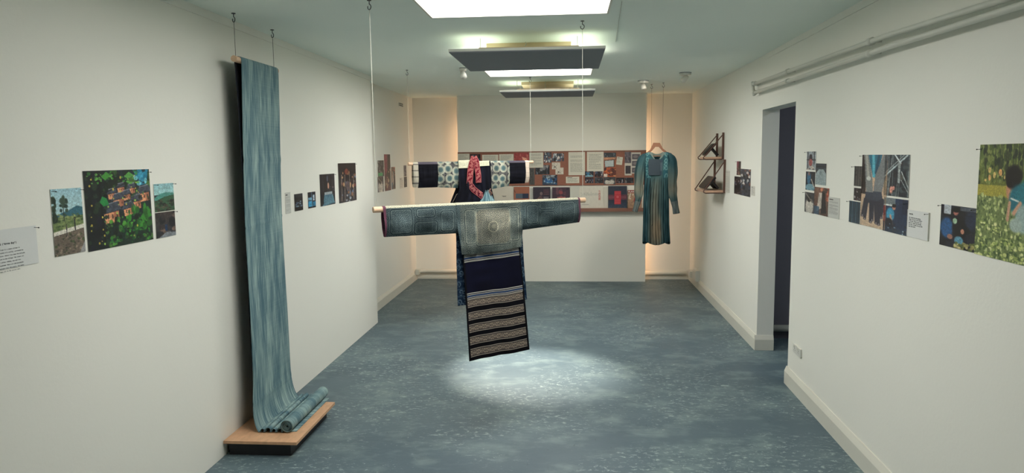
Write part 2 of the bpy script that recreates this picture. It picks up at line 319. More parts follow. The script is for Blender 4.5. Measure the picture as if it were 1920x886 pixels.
        for k in range(10): x = c.r.random(); c.line(x, 0, x, .3, .008, (44, 50, 38), .7)
        c.blobs(14, .1, .22, 1, .4, .01, .03, [(216, 190, 120), (226, 170, 110)]); c.rect(0, .36, 1, .47, (160, 152, 70)); c.mottle(.3, 3, 3)
        c.rect(0, .46, 1, 1, (110, 124, 80)); c.blobs(520, 0, .45, 1, 1, .007, .02, [(160, 172, 110), (90, 108, 64), (190, 198, 140), (66, 84, 52), (130, 144, 90)], asp=1.2)
        c.blobs(130, 0, .68, 1, 1, .014, .032, [(196, 202, 130), (150, 166, 96), (76, 96, 58), (216, 216, 160)], asp=.5)
        c.ell(.60, .38, .09, .11, (190, 140, 112)); c.ell(.62, .28, .13, .10, (22, 18, 20)); c.ell(.56, .33, .05, .04, (22, 18, 20)); c.ell(.72, .47, .15, .13, (36, 110, 124)); c.ell(.84, .45, .16, .15, (40, 118, 130)); c.line(.60, .46, .72, .48, .01, (200, 210, 206)); c.line(.75, .5, .66, .58, .03, (196, 150, 124)); c.line(.58, .5, .56, .64, .025, (190, 150, 124)); c.ell(.82, .62, .13, .12, (150, 170, 166)); c.ell(.7, .68, .1, .06, (160, 176, 168))
    elif kind == 'people':
        c.blobs(40, 0, 0, 1, 1, .08, .2, [(24, 24, 34), (34, 36, 50), (20, 22, 28)]); c.rect(.1, 0, .3, .22, (170, 176, 182)); c.rect(.55, .02, .98, .1, (110, 120, 128), .6)
        c.ell(.2, .55, .18, .25, (40, 86, 130)); c.ell(.44, .15, .07, .08, (170, 110, 100)); c.ell(.44, .1, .1, .06, (16, 14, 18)); c.ell(.56, .5, .2, .3, (22, 22, 30)); c.ell(.85, .3, .16, .2, (40, 50, 70)); c.ell(.42, .36, .06, .07, (160, 190, 160)); c.ell(.3, .75, .08, .06, (150, 110, 96)); c.ell(.64, .58, .05, .06, (170, 120, 100)); c.ell(.55, .8, .12, .1, (90, 140, 160))
        c.blobs(22, .4, .84, .95, 1, .03, .06, [(150, 144, 90), (190, 180, 130), (100, 110, 60)]); c.mottle(.4)
    elif kind == 'vat':
        c.blobs(30, 0, 0, 1, .6, .08, .2, [(20, 24, 30), (34, 30, 40), (16, 18, 22)]); c.rect(0, 0, 1, .2, (90, 98, 104), .5)
        for k in range(7): c.rect(.05 + k * .14, 0, .11 + k * .14, .2, (20, 24, 30))
        c.blobs(24, .1, .45, .95, .78, .04, .1, [(60, 84, 110), (110, 140, 160), (30, 44, 60), (150, 170, 180)], asp=.6); c.rect(0, .8, 1, 1, (10, 12, 16)); c.mottle(.4)
    elif kind == 'basin':
        c.rect(0, 0, 1, 1, (16, 30, 44)); c.rect(.05, .35, .5, .5, (120, 170, 196)); c.rect(.05, .55, .48, .9, (60, 150, 190)); c.rect(.65, .2, .85, .55, (180, 200, 214)); c.rect(.6, .62, 1, .9, (40, 120, 156)); c.line(.48, 0, .52, .9, .03, (90, 120, 140)); c.mottle(.4)
    elif kind == 'skirtp':
        c.grad((34, 30, 36), (30, 38, 46)); c.mottle(.5, 20, 3)
        for k in range(8): x = c.r.random(); c.line(x, 0, x, .55, .008, (90, 88, 94), .7)
        c.ell(.55, .38, .05, .10, (180, 140, 120)); c.ell(.5, .15, .04, .1, (90, 96, 110)); c.poly([(.28, .66), (.82, .64), (.95, .95), (.15, 1)], (96, 140, 156)); c.rect(.3, .58, .8, .66, (150, 160, 164))
        for k in range(8): c.line(.32 + .06 * k, .66, .22 + .09 * k, .98, .01, (40, 70, 90))
        c.rect(.08, .6, .22, .95, (24, 26, 34), .6); c.blobs(10, .7, .4, 1, .7, .02, .04, [(140, 120, 120), (70, 76, 90)])
    elif kind == 'craft':
        c.grad((30, 28, 34), (50, 50, 58)); c.poly([(.1, .1), (.9, .1), (.6, .3), (.35, .3)], (26, 24, 34)); c.ell(.45, .22, .1, .08, (110, 60, 50)); c.blobs(26, .15, .25, .95, .85, .02, .05, [(150, 110, 84), (190, 150, 110), (60, 44, 44), (96, 120, 150), (140, 70, 60)], asp=2.2)
        for x in (.18, .35, .62, .85): c.line(x, .3, x - .02, .95, .008, (140, 130, 120))
        c.ell(.5, .58, .12, .12, (90, 80, 84)); c.blobs(8, .4, .8, .7, 1, .03, .05, [(150, 160, 170), (60, 84, 100)]); c.mottle(.4, 8, 3)
    elif kind == 'sheetw':
        c.grad((40, 50, 60), (60, 74, 84), 0, .3); c.rect(0, .12, 1, .2, (30, 40, 50)); c.poly([(.3, .28), (.75, .28), (1, .5), (1, 1), (0, 1), (0, .5)], (150, 164, 166)); 
        for k in range(6): c.line(.5, .28, .1 + .16 * k, 1, .008, (120, 134, 138))
        c.mottle(.15)
    elif kind == 'bluedye':
        c.rect(0, 0, 1, 1, (26, 34, 46)); c.ell(.35, .35, .2, .35, (60, 110, 140)); c.ell(.5, .85, .5, .2, (110, 150, 164)); c.ell(.35, .12, .1, .1, (140, 100, 90)); c.line(.6, .4, .9, .8, .03, (170, 160, 150)); c.mottle(.4)
    elif kind == 'portrait':
        c.rect(0, 0, 1, 1, (60, 62, 68)); c.ell(.5, .7, .4, .4, (180, 176, 168)); c.ell(.45, .3, .2, .18, (30, 28, 34)); c.line(0, 0, 1, .6, .03, (120, 116, 110)); c.mottle(.4)
    elif kind == 'stall':
        c.grad((120, 90, 76), (90, 70, 64)); c.blobs(16, .5, 0, 1, .4, .06, .12, [(150, 70, 54), (190, 120, 96), (70, 60, 60)]); c.poly([(.35, .2), (.55, .2), (.6, .7), (.2, .9)], (180, 170, 160)); c.poly([(.55, .15), (.75, .2), (.85, .9), (.5, .95)], (28, 28, 38)); c.rect(0, .7, .4, 1, (50, 90, 120), .7); c.mottle(.5, 10, 3)
    elif kind == 'window':
        c.rect(0, 0, 1, 1, (150, 160, 166)); c.ell(.45, .35, .18, .2, (36, 32, 44)); c.rect(.1, 0, .2, 1, (40, 44, 54)); c.rect(.78, 0, .86, .7, (36, 40, 50)); c.rect(0, .42, 1, .5, (44, 46, 56)); c.ell(.45, .6, .2, .2, (150, 80, 80)); c.blobs(8, .1, .75, 1, 1, .08, .14, [(190, 180, 170), (90, 84, 86)]); c.mottle(.4)
    elif kind == 'stripes':
        for k in range(14): c.rect(k / 14, 0, (k + 1) / 14, 1, [(24, 44, 60), (40, 70, 86), (18, 34, 48), (60, 90, 104)][k % 4])
        c.mottle(.4, 20, 3)
    elif kind == 'warp':
        c.mottle(.4, 20, 3)
        for k in range(12): c.line(k / 12 + .04, 0, k / 12 + .04, 1, .01, [(90, 88, 84), (60, 56, 56), (120, 116, 106)][k % 3])
        c.blobs(10, .1, .1, .9, .9, .04, .1, [(30, 26, 30), (90, 82, 78)]); 
    elif kind == 'night':
        c.rect(0, 0, 1, 1, (26, 20, 28)); c.blobs(26, .05, .15, .95, .95, .04, .09, [(60, 76, 100), (120, 106, 112), (36, 34, 46), (156, 150, 150), (96, 60, 56), (20, 16, 22)], asp=1.4); c.mottle(.4)
    elif kind == 'crowd':
        c.rect(0, 0, 1, 1, (60, 66, 76)); c.blobs(46, 0, .0, 1, 1, .04, .11, [(30, 34, 44), (180, 184, 186), (90, 100, 112), (130, 86, 74), (20, 20, 26), (70, 84, 104), (206, 200, 196)], asp=1.5); c.mottle(.3)
    elif kind == 'indoor':
        c.rect(0, 0, 1, 1, (24, 32, 44)); c.rect(.1, 0, .2, 1, (90, 100, 110)); c.rect(.8, .2, .86, 1, (80, 84, 96)); c.blobs(26, 0, 0, 1, 1, .04, .12, [(70, 68, 72), (16, 18, 24), (130, 128, 128), (40, 40, 48), (20, 18, 22)]); c.mottle(.4)
    elif kind == 'tablework':
        c.rect(0, 0, 1, 1, (50, 66, 84)); c.blobs(20, 0, 0, 1, .35, .05, .12, [(30, 36, 46), (150, 160, 166), (90, 96, 104)]); c.ell(.4, .6, .3, .2, (160, 184, 196)); c.ell(.5, .65, .2, .12, (50, 110, 160)); c.ell(.85, .6, .12, .25, (20, 24, 34)); c.blobs(16, .1, .4, .9, .95, .04, .09, [(190, 206, 212), (40, 84, 130), (24, 30, 40)]); c.mottle(.3)
    elif kind == 'redprint':
        c.rect(0, 0, 1, 1, (142, 54, 54)); c.blobs(26, 0, 0, 1, 1, .03, .08, [(160, 70, 66), (120, 44, 46), (176, 96, 84)]); c.poly([(.5, .35), (.8, .45), (.92, .7), (.6, .62)], (206, 150, 126)); c.mottle(.3)
    elif kind == 'greyscale':
        c.rect(0, 0, 1, 1, (96, 90, 98)); c.blobs(14, 0, 0, 1, 1, .06, .2, [(70, 66, 74), (120, 114, 120), (44, 42, 50)], asp=2); c.mottle(.3, 10, 4)
    elif kind == 'orange':
        c.rect(0, 0, 1, 1, (170, 84, 44)); c.rect(.5, .1, 1, .9, (90, 44, 36)); c.blobs(26, 0, 0, 1, 1, .04, .1, [(200, 104, 50), (110, 54, 44), (60, 34, 36), (190, 130, 90)]); c.rect(0, .68, .3, 1, (200, 190, 180)); c.mottle(.4)
    elif kind == 'screen':
        c.rect(0, 0, 1, 1, (150, 90, 64)); c.poly([(.05, .1), (.85, 0), (.85, .9), (.1, .95)], (36, 34, 40)); c.poly([(.08, .14), (.8, .06), (.8, .84), (.12, .88)], (176, 186, 186)); c.mottle(.1)
    elif kind == 'metalwork':
        c.rect(0, 0, 1, 1, (110, 84, 72)); c.rect(0, 0, 1, .6, (40, 48, 58)); c.blobs(20, 0, .05, 1, .6, .04, .09, [(110, 124, 130), (60, 70, 80), (30, 34, 40)], asp=.5); c.poly([(0, .66), (1, .7), (.9, .85), (0, .95)], (180, 130, 100)); c.mottle(.3)
    elif kind == 'sketch':
        c.rect(0, 0, 1, 1, (206, 198, 184)); c.blobs(16, .1, .1, .95, .95, .03, .08, [(180, 168, 156), (160, 150, 140), (216, 208, 196)]); c.ell(.38, .65, .08, .09, (60, 50, 50)); c.mottle(.1)
    elif kind == 'redgreen':
        c.rect(0, 0, 1, 1, (84, 44, 60)); c.poly([(0, 0), (.5, 0), (.4, .5), (.1, .6)], (120, 50, 70)); c.poly([(.6, 0), (1, 0), (1, 1), (.5, .6)], (24, 20, 26)); c.blobs(26, 0, .4, 1, 1, .06, .14, [(30, 30, 30), (110, 100, 84), (60, 54, 50), (150, 134, 110)], asp=1.6); c.mottle(.4)
    elif kind == 'market':
        c.rect(0, 0, 1, 1, (60, 64, 66)); c.blobs(30, 0, 0, 1, .75, .05, .14, [(34, 36, 42), (130, 134, 134), (90, 92, 94), (24, 24, 30)], asp=1.8); c.rect(.1, .76, .75, .95, (60, 150, 100)); c.mottle(.4)
    else:
        c.blobs(30, 0, 0, 1, 1, .05, .14, [(60, 56, 64), (34, 34, 44), (110, 100, 96), (84, 70, 90), (50, 70, 80)], asp=1.6); c.mottle(.4)
    if kind not in ('screen', 'sketch'):
        for _ in range(int(c.w * c.h / 420)):
            q = c.r.random(5); g = (c.r.random() - .45) * 90; i, j = int(q[1] * (c.h - 1)), int(q[0] * (c.w - 1)); b_ = np.clip(c.a[i, j] + g, 4, 240)
            c.line(q[0], q[1], q[0] + (q[2] - .5) * 7 / c.w, q[1] + (q[3] - .5) * 12 / c.h, .9 / c.h, b_, .7)
        c.a = (c.a - 70) * 1.12 + 66; c.mottle(.35, 1.8, 1.8)
    return c
def note(w, h, seed, margin=.1, lines=12, title=False, bg=(206, 203, 188), ink=(120, 120, 114)):
    c = Cv(w, h, bg, seed); y = margin
    if title: c.rect(margin, y, margin + .35, y + .05, (60, 60, 60)); y += .12
    st = (1 - margin - y) / lines
    for k in range(lines):
        if c.r.random() < .1: continue
        x = margin; e = 1 - margin - (c.r.random() * .5 if c.r.random() < .25 else c.r.random() * .06)
        while x < e:
            wd = .04 + .08 * c.r.random(); c.rect(x, y + k * st, min(x + wd, e), y + k * st + st * .42, ink, .75); x += wd + .02
    return c

def flat(name, pl, u0, u1, z0, z1, off, th, cv, label=None, cat=None, group=None, parent=None, edge=(214, 212, 202), tilt=0.0, pins=(), m=None):
    """a printed sheet or board lying on a plane: box body plus painted front face"""
    A = cv.out(); h, w = A.shape[:2]; c_, s_ = math.cos(tilt), math.sin(tilt); uc, zc = (u0 + u1) / 2, (z0 + z1) / 2
    def W_(u, z, o):
        du, dz = u - uc, z - zc; return pl.w(uc + c_ * du - s_ * dz, zc + s_ * du + c_ * dz, o)
    V = [W_(u, z, o) for o in (off, off + th) for (u, z) in ((u0, z0), (u1, z0), (u1, z1), (u0, z1))]
    Fs = [(0, 1, 2, 3), (0, 1, 5, 4), (1, 2, 6, 5), (2, 3, 7, 6), (3, 0, 4, 7), (4, 5, 6, 7)]
    U, Z = np.meshgrid(np.linspace(u0, u1, w), np.linspace(z1, z0, h)); du, dz = U - uc, Z - zc
    G = pl.grid(uc + c_ * du - s_ * dz, zc + s_ * du + c_ * dz, off + th + .0004)
    G[..., 2] = zc + s_ * du + c_ * dz
    VV = np.concatenate([np.array(V), G.reshape(-1, 3)]); ff = np.concatenate([np.array(Fs), gridfaces(h, w) + 8])
    cols = np.concatenate([np.tile(lin(edge), (8, 1)), A.reshape(-1, 3)])
    o = mk(name, VV, ff, m or M['print'], parent, org=pl.w(uc, z0, off + th / 2) if parent is None else None, cols=cols)
    if label: tag(o, label, cat, group)
    for (pu, pz) in pins:
        mb = MB(); b = W_(u0 + (u1 - u0) * pu, z0 + (z1 - z0) * pz, off + th)
        mb.tube([b, b + np.array([*(pl.n * .016), -.001])], .0009, 6).tube([b + np.array([*(pl.n * .016), -.001]), b + np.array([*(pl.n * .019), -.001])], .0022, 8)
        mb.obj('pin', M['steel'], o)
    return o
def px_flat(name, pl, tl, br, cv, off=.001, th=.0015, **kw):
    u0, z1 = pl.at(tl, off); u1, z0 = pl.at(br, off); return flat(name, pl, u0, u1, z0, z1, off, th, cv, **kw)
def text_part(pl, s, u, z, size, off, m, parent, font=None, name='lettering', rot=None, align='LEFT', bold=0.0):
    cu = bpy.data.curves.new('t', 'FONT'); cu.body = s; cu.size = size; cu.align_x = align; cu.offset = bold; cu.space_line = 1.0
    if font: cu.font = font
    cu.extrude = 0.0002; o = bpy.data.objects.new('t', cu); C.objects.link(o)
    dg = bpy.context.evaluated_depsgraph_get(); me = bpy.data.meshes.new_from_object(o.evaluated_get(dg))
    V = [pl.w(u + v.co.x, z + v.co.y, off + v.co.z + .0004) for v in me.vertices]; Fs = [tuple(p.vertices) for p in me.polygons]
    bpy.data.objects.remove(o); bpy.data.curves.remove(cu); bpy.data.meshes.remove(me)
    return mk(name, V, Fs, m, parent)

# ------------------------------------------------------------------ the room
XL, XLR, YB, Y0 = -1.90, -2.06, 9.50, -1.6
XN = lambda y: 1.453 + .0177 * y                 # near part of the right wall
XF = lambda y: 1.518 + .0061 * y                 # far part of the right wall
DN, DF, DH, TK = 5.115, 6.01, 1.975, .135          # doorway near / far jamb, head, wall thickness
struct('floor', MB().box((-2.3, Y0, -.1), (3.2, YB + .1, 0)), M['floor'])
SKY = [(2.40, 4.12), (5.42, 7.14)]; SX0, SX1 = -.775, .222
mb = MB(); mb.box((-2.3, Y0, H), (SX0, YB + .1, H + .22)).box((SX1, Y0, H), (3.2, YB + .1, H + .22))
ys = [Y0] + [v for s_ in SKY for v in s_] + [YB + .1]
for i in range(0, len(ys), 2): mb.box((SX0, ys[i], H), (SX1, ys[i + 1], H + .22))
struct('ceiling', mb, M['ceil'])
for i, (a, b) in enumerate(SKY):
    o = struct('window_%d' % (i + 1), MB().box((SX0, a, H + .05), (SX1, b, H + .06)), M['sky2' if i else 'sky'])
    fr = MB(); t = .012
    fr.box((SX0, a, H - .004), (SX0 + t, b, H + .05)).box((SX1 - t, a, H - .004), (SX1, b, H + .05)).box((SX0, a, H - .004), (SX1, a + t, H + .05)).box((SX0, b - t, H - .004), (SX1, b, H + .05))
    fr.obj('window_frame', M['trim'], o)
struct('wall_left', MB().box((-2.05, Y0, 0), (XL, 6.90, H)), M['wall'])
struct('wall_left_recess', MB().box((-2.3, 6.0, 0), (XLR, YB, H)), M['wall'])
struct('wall_back', MB().box((-2.3, YB, 0), (1.8, YB + .1, H)), M['wall'])
struct('wall_front', MB().box((-2.3, Y0 - .1, 0), (3.2, Y0, H)), M['wall'])
struct('wall_centre', MB().box((-1.434, 9.30, 0), (.978, 9.34, H)), M['wall'])
def wr(fn, y0, y1, z0, z1, th=TK):
    return [(fn(y0), y0, z0), (fn(y0) + th, y0, z0), (fn(y1) + th, y1, z0), (fn(y1), y1, z0), (fn(y0), y0, z1), (fn(y0) + th, y0, z1), (fn(y1) + th, y1, z1), (fn(y1), y1, z1)]
struct('wall_right', MB().hexa(wr(XN, Y0, DN, 0, H)).hexa([(XN(DN), DN, DH), (XN(DN) + TK, DN, DH), (XF(DF) + TK, DF, DH), (XF(DF), DF, DH), (XN(DN), DN, H), (XN(DN) + TK, DN, H), (XF(DF) + TK, DF, H), (XF(DF), DF, H)]).hexa(wr(XF, DF, YB, 0, H)), M['wall'])
# the dim corridor behind the doorway
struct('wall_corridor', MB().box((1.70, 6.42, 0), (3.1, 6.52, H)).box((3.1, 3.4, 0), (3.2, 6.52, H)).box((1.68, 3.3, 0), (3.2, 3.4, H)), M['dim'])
def skirt(name, P0, P1, hgt=.125, th=.02, m=None, inv=False):
    pl = Plane(P0, P1); L_ = np.linalg.norm(np.array(P1) - np.array(P0)); prof = [(0, 0), (th, 0), (th, hgt - .035), (th * .75, hgt - .022), (th * .45, hgt - .008), (th * .3, hgt), (0, hgt)]
    V = [pl.w(u, z, o) for u in (0, L_) for (o, z) in prof]; n = len(prof)
    Fs = [(i, (i + 1) % n, n + (i + 1) % n, n + i) for i in range(n)] + [tuple(range(n))[::-1], tuple(range(n, 2 * n))]
    return tag(mk(name, V, Fs, m or M['trim']), kind='structure')
skirt('baseboard_left', (XLR, 6.9), (XLR, YB))
skirt('baseboard_back', (XLR, YB), (XF(YB), YB), .06)
skirt('baseboard_right_far', (XF(YB), YB), (XF(DF), DF - .005))
skirt('baseboard_doorway', (XF(DF) - .019, DF), (XF(DF) + TK, DF), .125, .02)
skirt('baseboard_right', (XN(DN) , DN + .01), (XN(Y0), Y0))
t = thing('corridor_fill_lamp', 'added fill lamp on the corridor ceiling, out of sight beyond the doorway', 'lamp', (2.6, 4.6, H))  # unseen lamp, added to brighten the corridor behind the doorway
MB().tube([(2.6, 4.6, H), (2.6, 4.6, H - .03)], .10, 20).obj('lamp_base', M['white'], t); MB().tube([(2.6, 4.6, H - .03), (2.6, 4.6, H - .05)], .08, 20).obj('diffuser', M['lamp'], t)
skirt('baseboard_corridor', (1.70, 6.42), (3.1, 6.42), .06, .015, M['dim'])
# thin cornice board under the ceiling
struct('trim_1', MB().box((XL, Y0, H - .042), (XL + .006, 6.9, H)), M['wall'])
struct('trim_2', MB().hexa([(XN(Y0) - .007, Y0, H - .04), (XN(Y0), Y0, H - .04), (XN(DF), DF + .05, H - .04), (XN(DF) - .007, DF + .05, H - .04), (XN(Y0) - .007, Y0, H), (XN(Y0), Y0, H), (XN(DF), DF + .05, H), (XN(DF) - .007, DF + .05, H)]), M['wall'])
struct('trim_3', MB().box((-1.434, 9.294, H - .05), (.978, 9.30, H)), M['wall'])

PL = Plane((XL, 0), (XL, 6)); PLR = Plane((XLR, 6), (XLR, 9)); PB = Plane((-2, 9.30), (1, 9.30)); PBW = Plane((-2, YB), (1, YB))
PRN = Plane((XN(5), 5), (XN(1), 1)); PRF = Plane((XF(9), 9), (XF(6), 6))

# ------------------------------------------------------------------ ceiling lights, spotlights, cables
def hook(px, label, drop=None):
    P = hit(px, 2, H) if drop is None else np.array([*drop, H]); t = thing('ceiling_hook', label, 'hook', tuple(P), 'hooks screwed into the ceiling')
    MB().tube([P, P - [0, 0, .004]], .011, 12).obj('hook_plate', M['steel'], t)
    r = .013; c = P - np.array([0, 0, .022 + .012]); d = np.array([.8, -.6, 0])
    pts = [P - np.array([0, 0, .004]), P - np.array([0, 0, .018])] + [c + r * (math.sin(a) * d + np.array([0, 0, math.cos(a)])) for a in np.linspace(0.1, 5.2, 14)]
    MB().tube(pts, .0022, 6).obj('hook_ring', M['steel'], t, True)
    return P - np.array([0, 0, .046])
def fixture(px_l, px_r, y1, plate, name_label, z=2.28, mid=None):
    a, b = hit(px_l, 2, z), hit(px_r, 2, z); x0, x1, y0 = a[0], b[0], (a[1] + b[1]) / 2; th = .022
    t = thing('ceiling_light', name_label, 'ceiling light', ((x0 + x1) / 2, (y0 + y1) / 2, z))
    MB().box((x0, y0, z), (x1, y1, z + .006)).obj('panel_face', M['panel'], t)
    MB().box((x0 - .003, y0 - .003, z + .006), (x1 + .003, y1 + .003, z + th)).obj('panel_tray', M['pgrey'], t)
    cx, cy = (x0 + x1) / 2, y0 + .10
    u0, u1 = cx - .31, cx + .33
    MB().box((u0, cy - .03, z + th), (u1, cy + .03, z + th + .016)).obj('tube_holder', M['cream'], t)
    ym = (y0 + y1) / 2
    for s_ in (-1, 1): MB().box((cx + s_ * .33 - .13, y0 + .12, z + th), (cx + s_ * .33 + .13, y1 - .10, z + th + .012)).obj('light_tube', M['tube'], t)
    p0, p1, q0, q1 = plate
    MB().box((p0, q0, H - .03), (p1, q1, H)).obj('ceiling_plate', M['cream'], t)
    for (x, y) in ((x0 + .17, ym - .25), (x1 - .17, ym - .25), (x0 + .17, ym + .25), (x1 - .17, ym + .25)):
        MB().tube([(x, y, z + th), (x, y, H)], .002, 6).obj('suspension_wire', M['cord'], t)
    x = (p0 + p1) / 2 - .02; y = q0 - .03; pts = []
    for k in range(9): pts.append((x + .006 * math.sin(k * 1.9), y + .02 * k / 8, H - k * (H - z - th) / 8))
    MB().tube(pts, .003, 6).obj('supply_cable', M['cord'], t)
    return t
fixture((843, 100), (1135, 91), 5.62, (-.57, .016, 5.09, 5.42), 'nearer grey suspended square ceiling light glowing upward, behind the large skylight')
fixture((938, 174), (1116, 169), 8.19, (-.50, .05, 7.72, 8.15), 'farther grey suspended ceiling light glowing upward, near the back wall')
def spotlight(px, aim, label, watts=0, plate=.055, cone=33, soft=.03):
    P = hit(px, 2, H); t = thing('spotlight', label, 'spotlight', tuple(P), 'ceiling spotlights')
    MB().tube([P, P - [0, 0, .006]], plate * 1.05, 20).obj('ceiling_rose', M['panel'], t)
    MB().tube([P - [0, 0, .006], P - [0, 0, .026]], plate, 20).obj('spotlight_base', M['white'], t)
    d = np.array(aim, float) - P; d /= np.linalg.norm(d); q = P - np.array([0, 0, .055])
    MB().tube([P - [0, 0, .02], q], .006, 8).obj('swivel_arm', M['white'], t)
    MB().tube([q - d * .03, q + d * .005, q + d * .035], [.018, .027, .029], 16).obj('lamp_head', M['white'], t, True)
    if watts:
        l = bpy.data.lights.new('spot_beam', 'SPOT'); l.energy = watts; l.spot_size = math.radians(cone); l.spot_blend = .9; l.shadow_soft_size = soft; l.color = (1, .90, .76)
        o = bpy.data.objects.new('spot_beam', l); C.objects.link(o); o.parent = t; o.location = q + d * .05 - P
        o.rotation_euler = Vector(d).to_track_quat('-Z', 'Y').to_euler()
spotlight((868, 127), (-.28, 5.35, 0), 'small white ceiling spotlight just left of the nearer grey ceiling light', SPOT_W, .03)
spotlight((1285, 136), (-.5, 9.3, .75), 'white round ceiling spotlight nearer the right wall', FLOOD_W, .055, 85, .12)  # wide beam added to this unlit fitting to brighten the partition
spotlight((1206, 151), (1.1, 7.2, 1), 'white round ceiling spotlight above the hanging dress')
tag(MB().tube([hit((1166, 3), 2, H - .004), hit((1160, 40), 2, H - .004), hit((1154, 78), 2, H - .004)], .002, 6).obj('cable', M['pgrey']), 'thin pale cable fixed along the ceiling right of the skylight', 'cable')
# warm tubes standing behind the centre partition
for x, s_ in ((-1.29, 'left'), (.84, 'right')):
    t = thing('tube_lamp', 'warm tube lamp standing hidden behind the %s edge of the centre partition' % s_, 'lamp', (x, 9.372, 0))
    MB().box((x - .03, 9.345, 0), (x + .03, 9.40, .03)).obj('lamp_base', M['white'], t)
    MB().tube([(x, 9.372, .03), (x, 9.372, 2.1)], .012, 10).obj('lamp_tube', M['warm'], t)

# ------------------------------------------------------------------ pipes
def run(pl, pxs, off, r, extra=()):
    P = [pl.w(*pl.at(p, off), off) for p in pxs]; return P
up = run(PRN, [(1411, 158), (1660, 68), (1885, -2)], .05, .014); lo = run(PRN, [(1414, 174), (1660, 90), (1930, 5)], .05, .014)
def extend(P, y=Y0):
    d = P[-1] - P[-2]; P.append(P[-1] + d * (y - P[-1][1]) / d[1]); return P
up, lo = extend(up), extend(lo)
t = thing('pipework', 'pair of white painted pipes running high along the right wall above the doorway', 'pipe', tuple(lo[0]))
MB().tube(up, .013, 12).obj('pipe', M['pipe'], t, True); MB().tube(lo, .013, 12).obj('pipe', M['pipe'], t, True)
MB().tube([up[0] + [0, -.0, .018], lo[0] - [0, 0, .018]], .012, 12).tube([up[0], up[0] + [.05, 0.02, 0]], .012, 12).obj('elbow_pipe', M['pipe'], t, True)
for P in (up, lo):
    for yy in (6.1, 5.15, 3.72, 1.5):
        k = 0 if yy > P[1][1] else 1; f = (P[k][1] - yy) / (P[k][1] - P[k + 1][1]); q = P[k] + (P[k + 1] - P[k]) * f; d = (P[k + 1] - P[k]) / np.linalg.norm(P[k + 1] - P[k])
        mbb = MB().tube([q - d * .02, q + d * .02], .019, 12)
        mbb.tube([q, q + [.055, 0, 0]], .006, 8).obj('pipe_clip', M['pipe'], t, True)
hz = .098
t = thing('heating_pipe', 'white heating pipe along the back wall, left of the centre partition', 'pipe', (-1.75, 9.46, hz))
MB().tube([(-2.03, 9.38, hz + .012), (-1.98, 9.44, hz + .012), (-1.90, 9.462, hz + .012), (-1.0, 9.462, hz + .012)], .026, 14).obj('pipe', M['pipe'], t, True)
MB().box((-2.04, 9.33, hz - .02), (-1.99, 9.40, hz + .05)).obj('pipe_boxing', M['pipe'], t)
t = thing('heating_pipe', 'white heating pipe along the back wall, right of the centre partition', 'pipe', (1.2, 9.46, hz))
MB().tube([(.6, 9.462, hz - .01), (1.45, 9.462, hz - .01), (1.53, 9.45, hz - .01)], .028, 14).obj('pipe', M['pipe'], t, True)
t = thing('corridor_pipe', 'grey pipe low on the dim corridor wall seen through the doorway', 'pipe', (2.2, 6.38, .1))
MB().tube([(1.72, 6.37, .10), (3.05, 6.37, .10)], .03, 12).obj('pipe', M['pipe'], t, True)
for y in (1.95, 2.7): MB().box((y - .015, 6.36, .09), (y + .015, 6.42, .11)).obj('pipe_bracket', M['pipe'], t)

# ------------------------------------------------------------------ sockets and vent
def on_plane_box(name, label, cat, pl, tl, br, th, details):
    u0, z1 = pl.at(tl, 0); u1, z0 = pl.at(br, 0); P = pl.w((u0 + u1) / 2, z0, 0); t = thing(name, label, cat, tuple(P))
    o = MB().pbox(pl, u0, u1, z0, z1, 0, th).obj('face_plate', M['white'], t); bv = o.modifiers.new('b', 'BEVEL'); bv.width = .003; bv.segments = 2
    details(t, pl, u0, u1, z0, z1, th); return t
def sockets(t, pl, u0, u1, z0, z1, th):
    w, h = u1 - u0, z1 - z0
    for k in (0, 1):
        MB().pbox(pl, u0 + w * (.12 + .5 * k), u0 + w * (.24 + .5 * k), z1 - h * .3, z1 - h * .12, th, th + .004).obj('switch', M['trim'], t)
        mb = MB(); c = u0 + w * (.25 + .5 * k)
        mb.pbox(pl, c - .002, c + .002, z0 + h * .5, z0 + h * .62, th, th + .0008)
        for s_ in (-1, 1): mb.pbox(pl, c + s_ * .011 - .003, c + s_ * .011 + .003, z0 + h * .33, z0 + h * .37, th, th + .0008)
        mb.obj('socket_slots', M['black'], t)
on_plane_box('wall_socket', 'white double wall socket on the right wall near the doorway', 'socket', PRN, (1490, 642), (1503.5, 671), .012, sockets)
def plain(t, pl, u0, u1, z0, z1, th): MB().pbox(pl, u0 + .01, u1 - .01, z0 + .012, z1 - .012, th, th + .006).obj('cover', M['white'], t)
u, z = PRF.at((1305, 512)); 
for (ya, yb, za, zb, th, lb) in ((9.06, 9.22, .09, .17, .06, 'small white junction box low on the right wall, farther one in the back corner'), (8.72, 8.95, .10, .23, .05, 'larger white junction box low on the right wall beside the back corner')):
    t = thing('junction_box', lb, 'junction box', (XF(ya), ya, za)); pl = PRF; u0, u1 = 9 - yb, 9 - ya
    MB().pbox(pl, u0, u1, za, zb, 0, th).obj('box_body', M['white'], t); plain(t, pl, u0, u1, za, zb, th)
u0, z1 = PLR.at((747, 192)); u1, z0 = PLR.at((755, 201)); t = thing('air_vent', 'small grey louvred air vent high on the recessed left wall', 'vent', tuple(PLR.w(u0, z0, 0)))
MB().pbox(PLR, u0, u1, z0, z1, 0, .006).obj('vent_frame', M['white'], t)
for k in range(2): MB().pbox(PLR, u0 + .02, u1 - .02, z0 + (z1 - z0) * (.16 + .5 * k), z0 + (z1 - z0) * (.42 + .5 * k), .006, .010).obj('louvre', M['steel'], t)

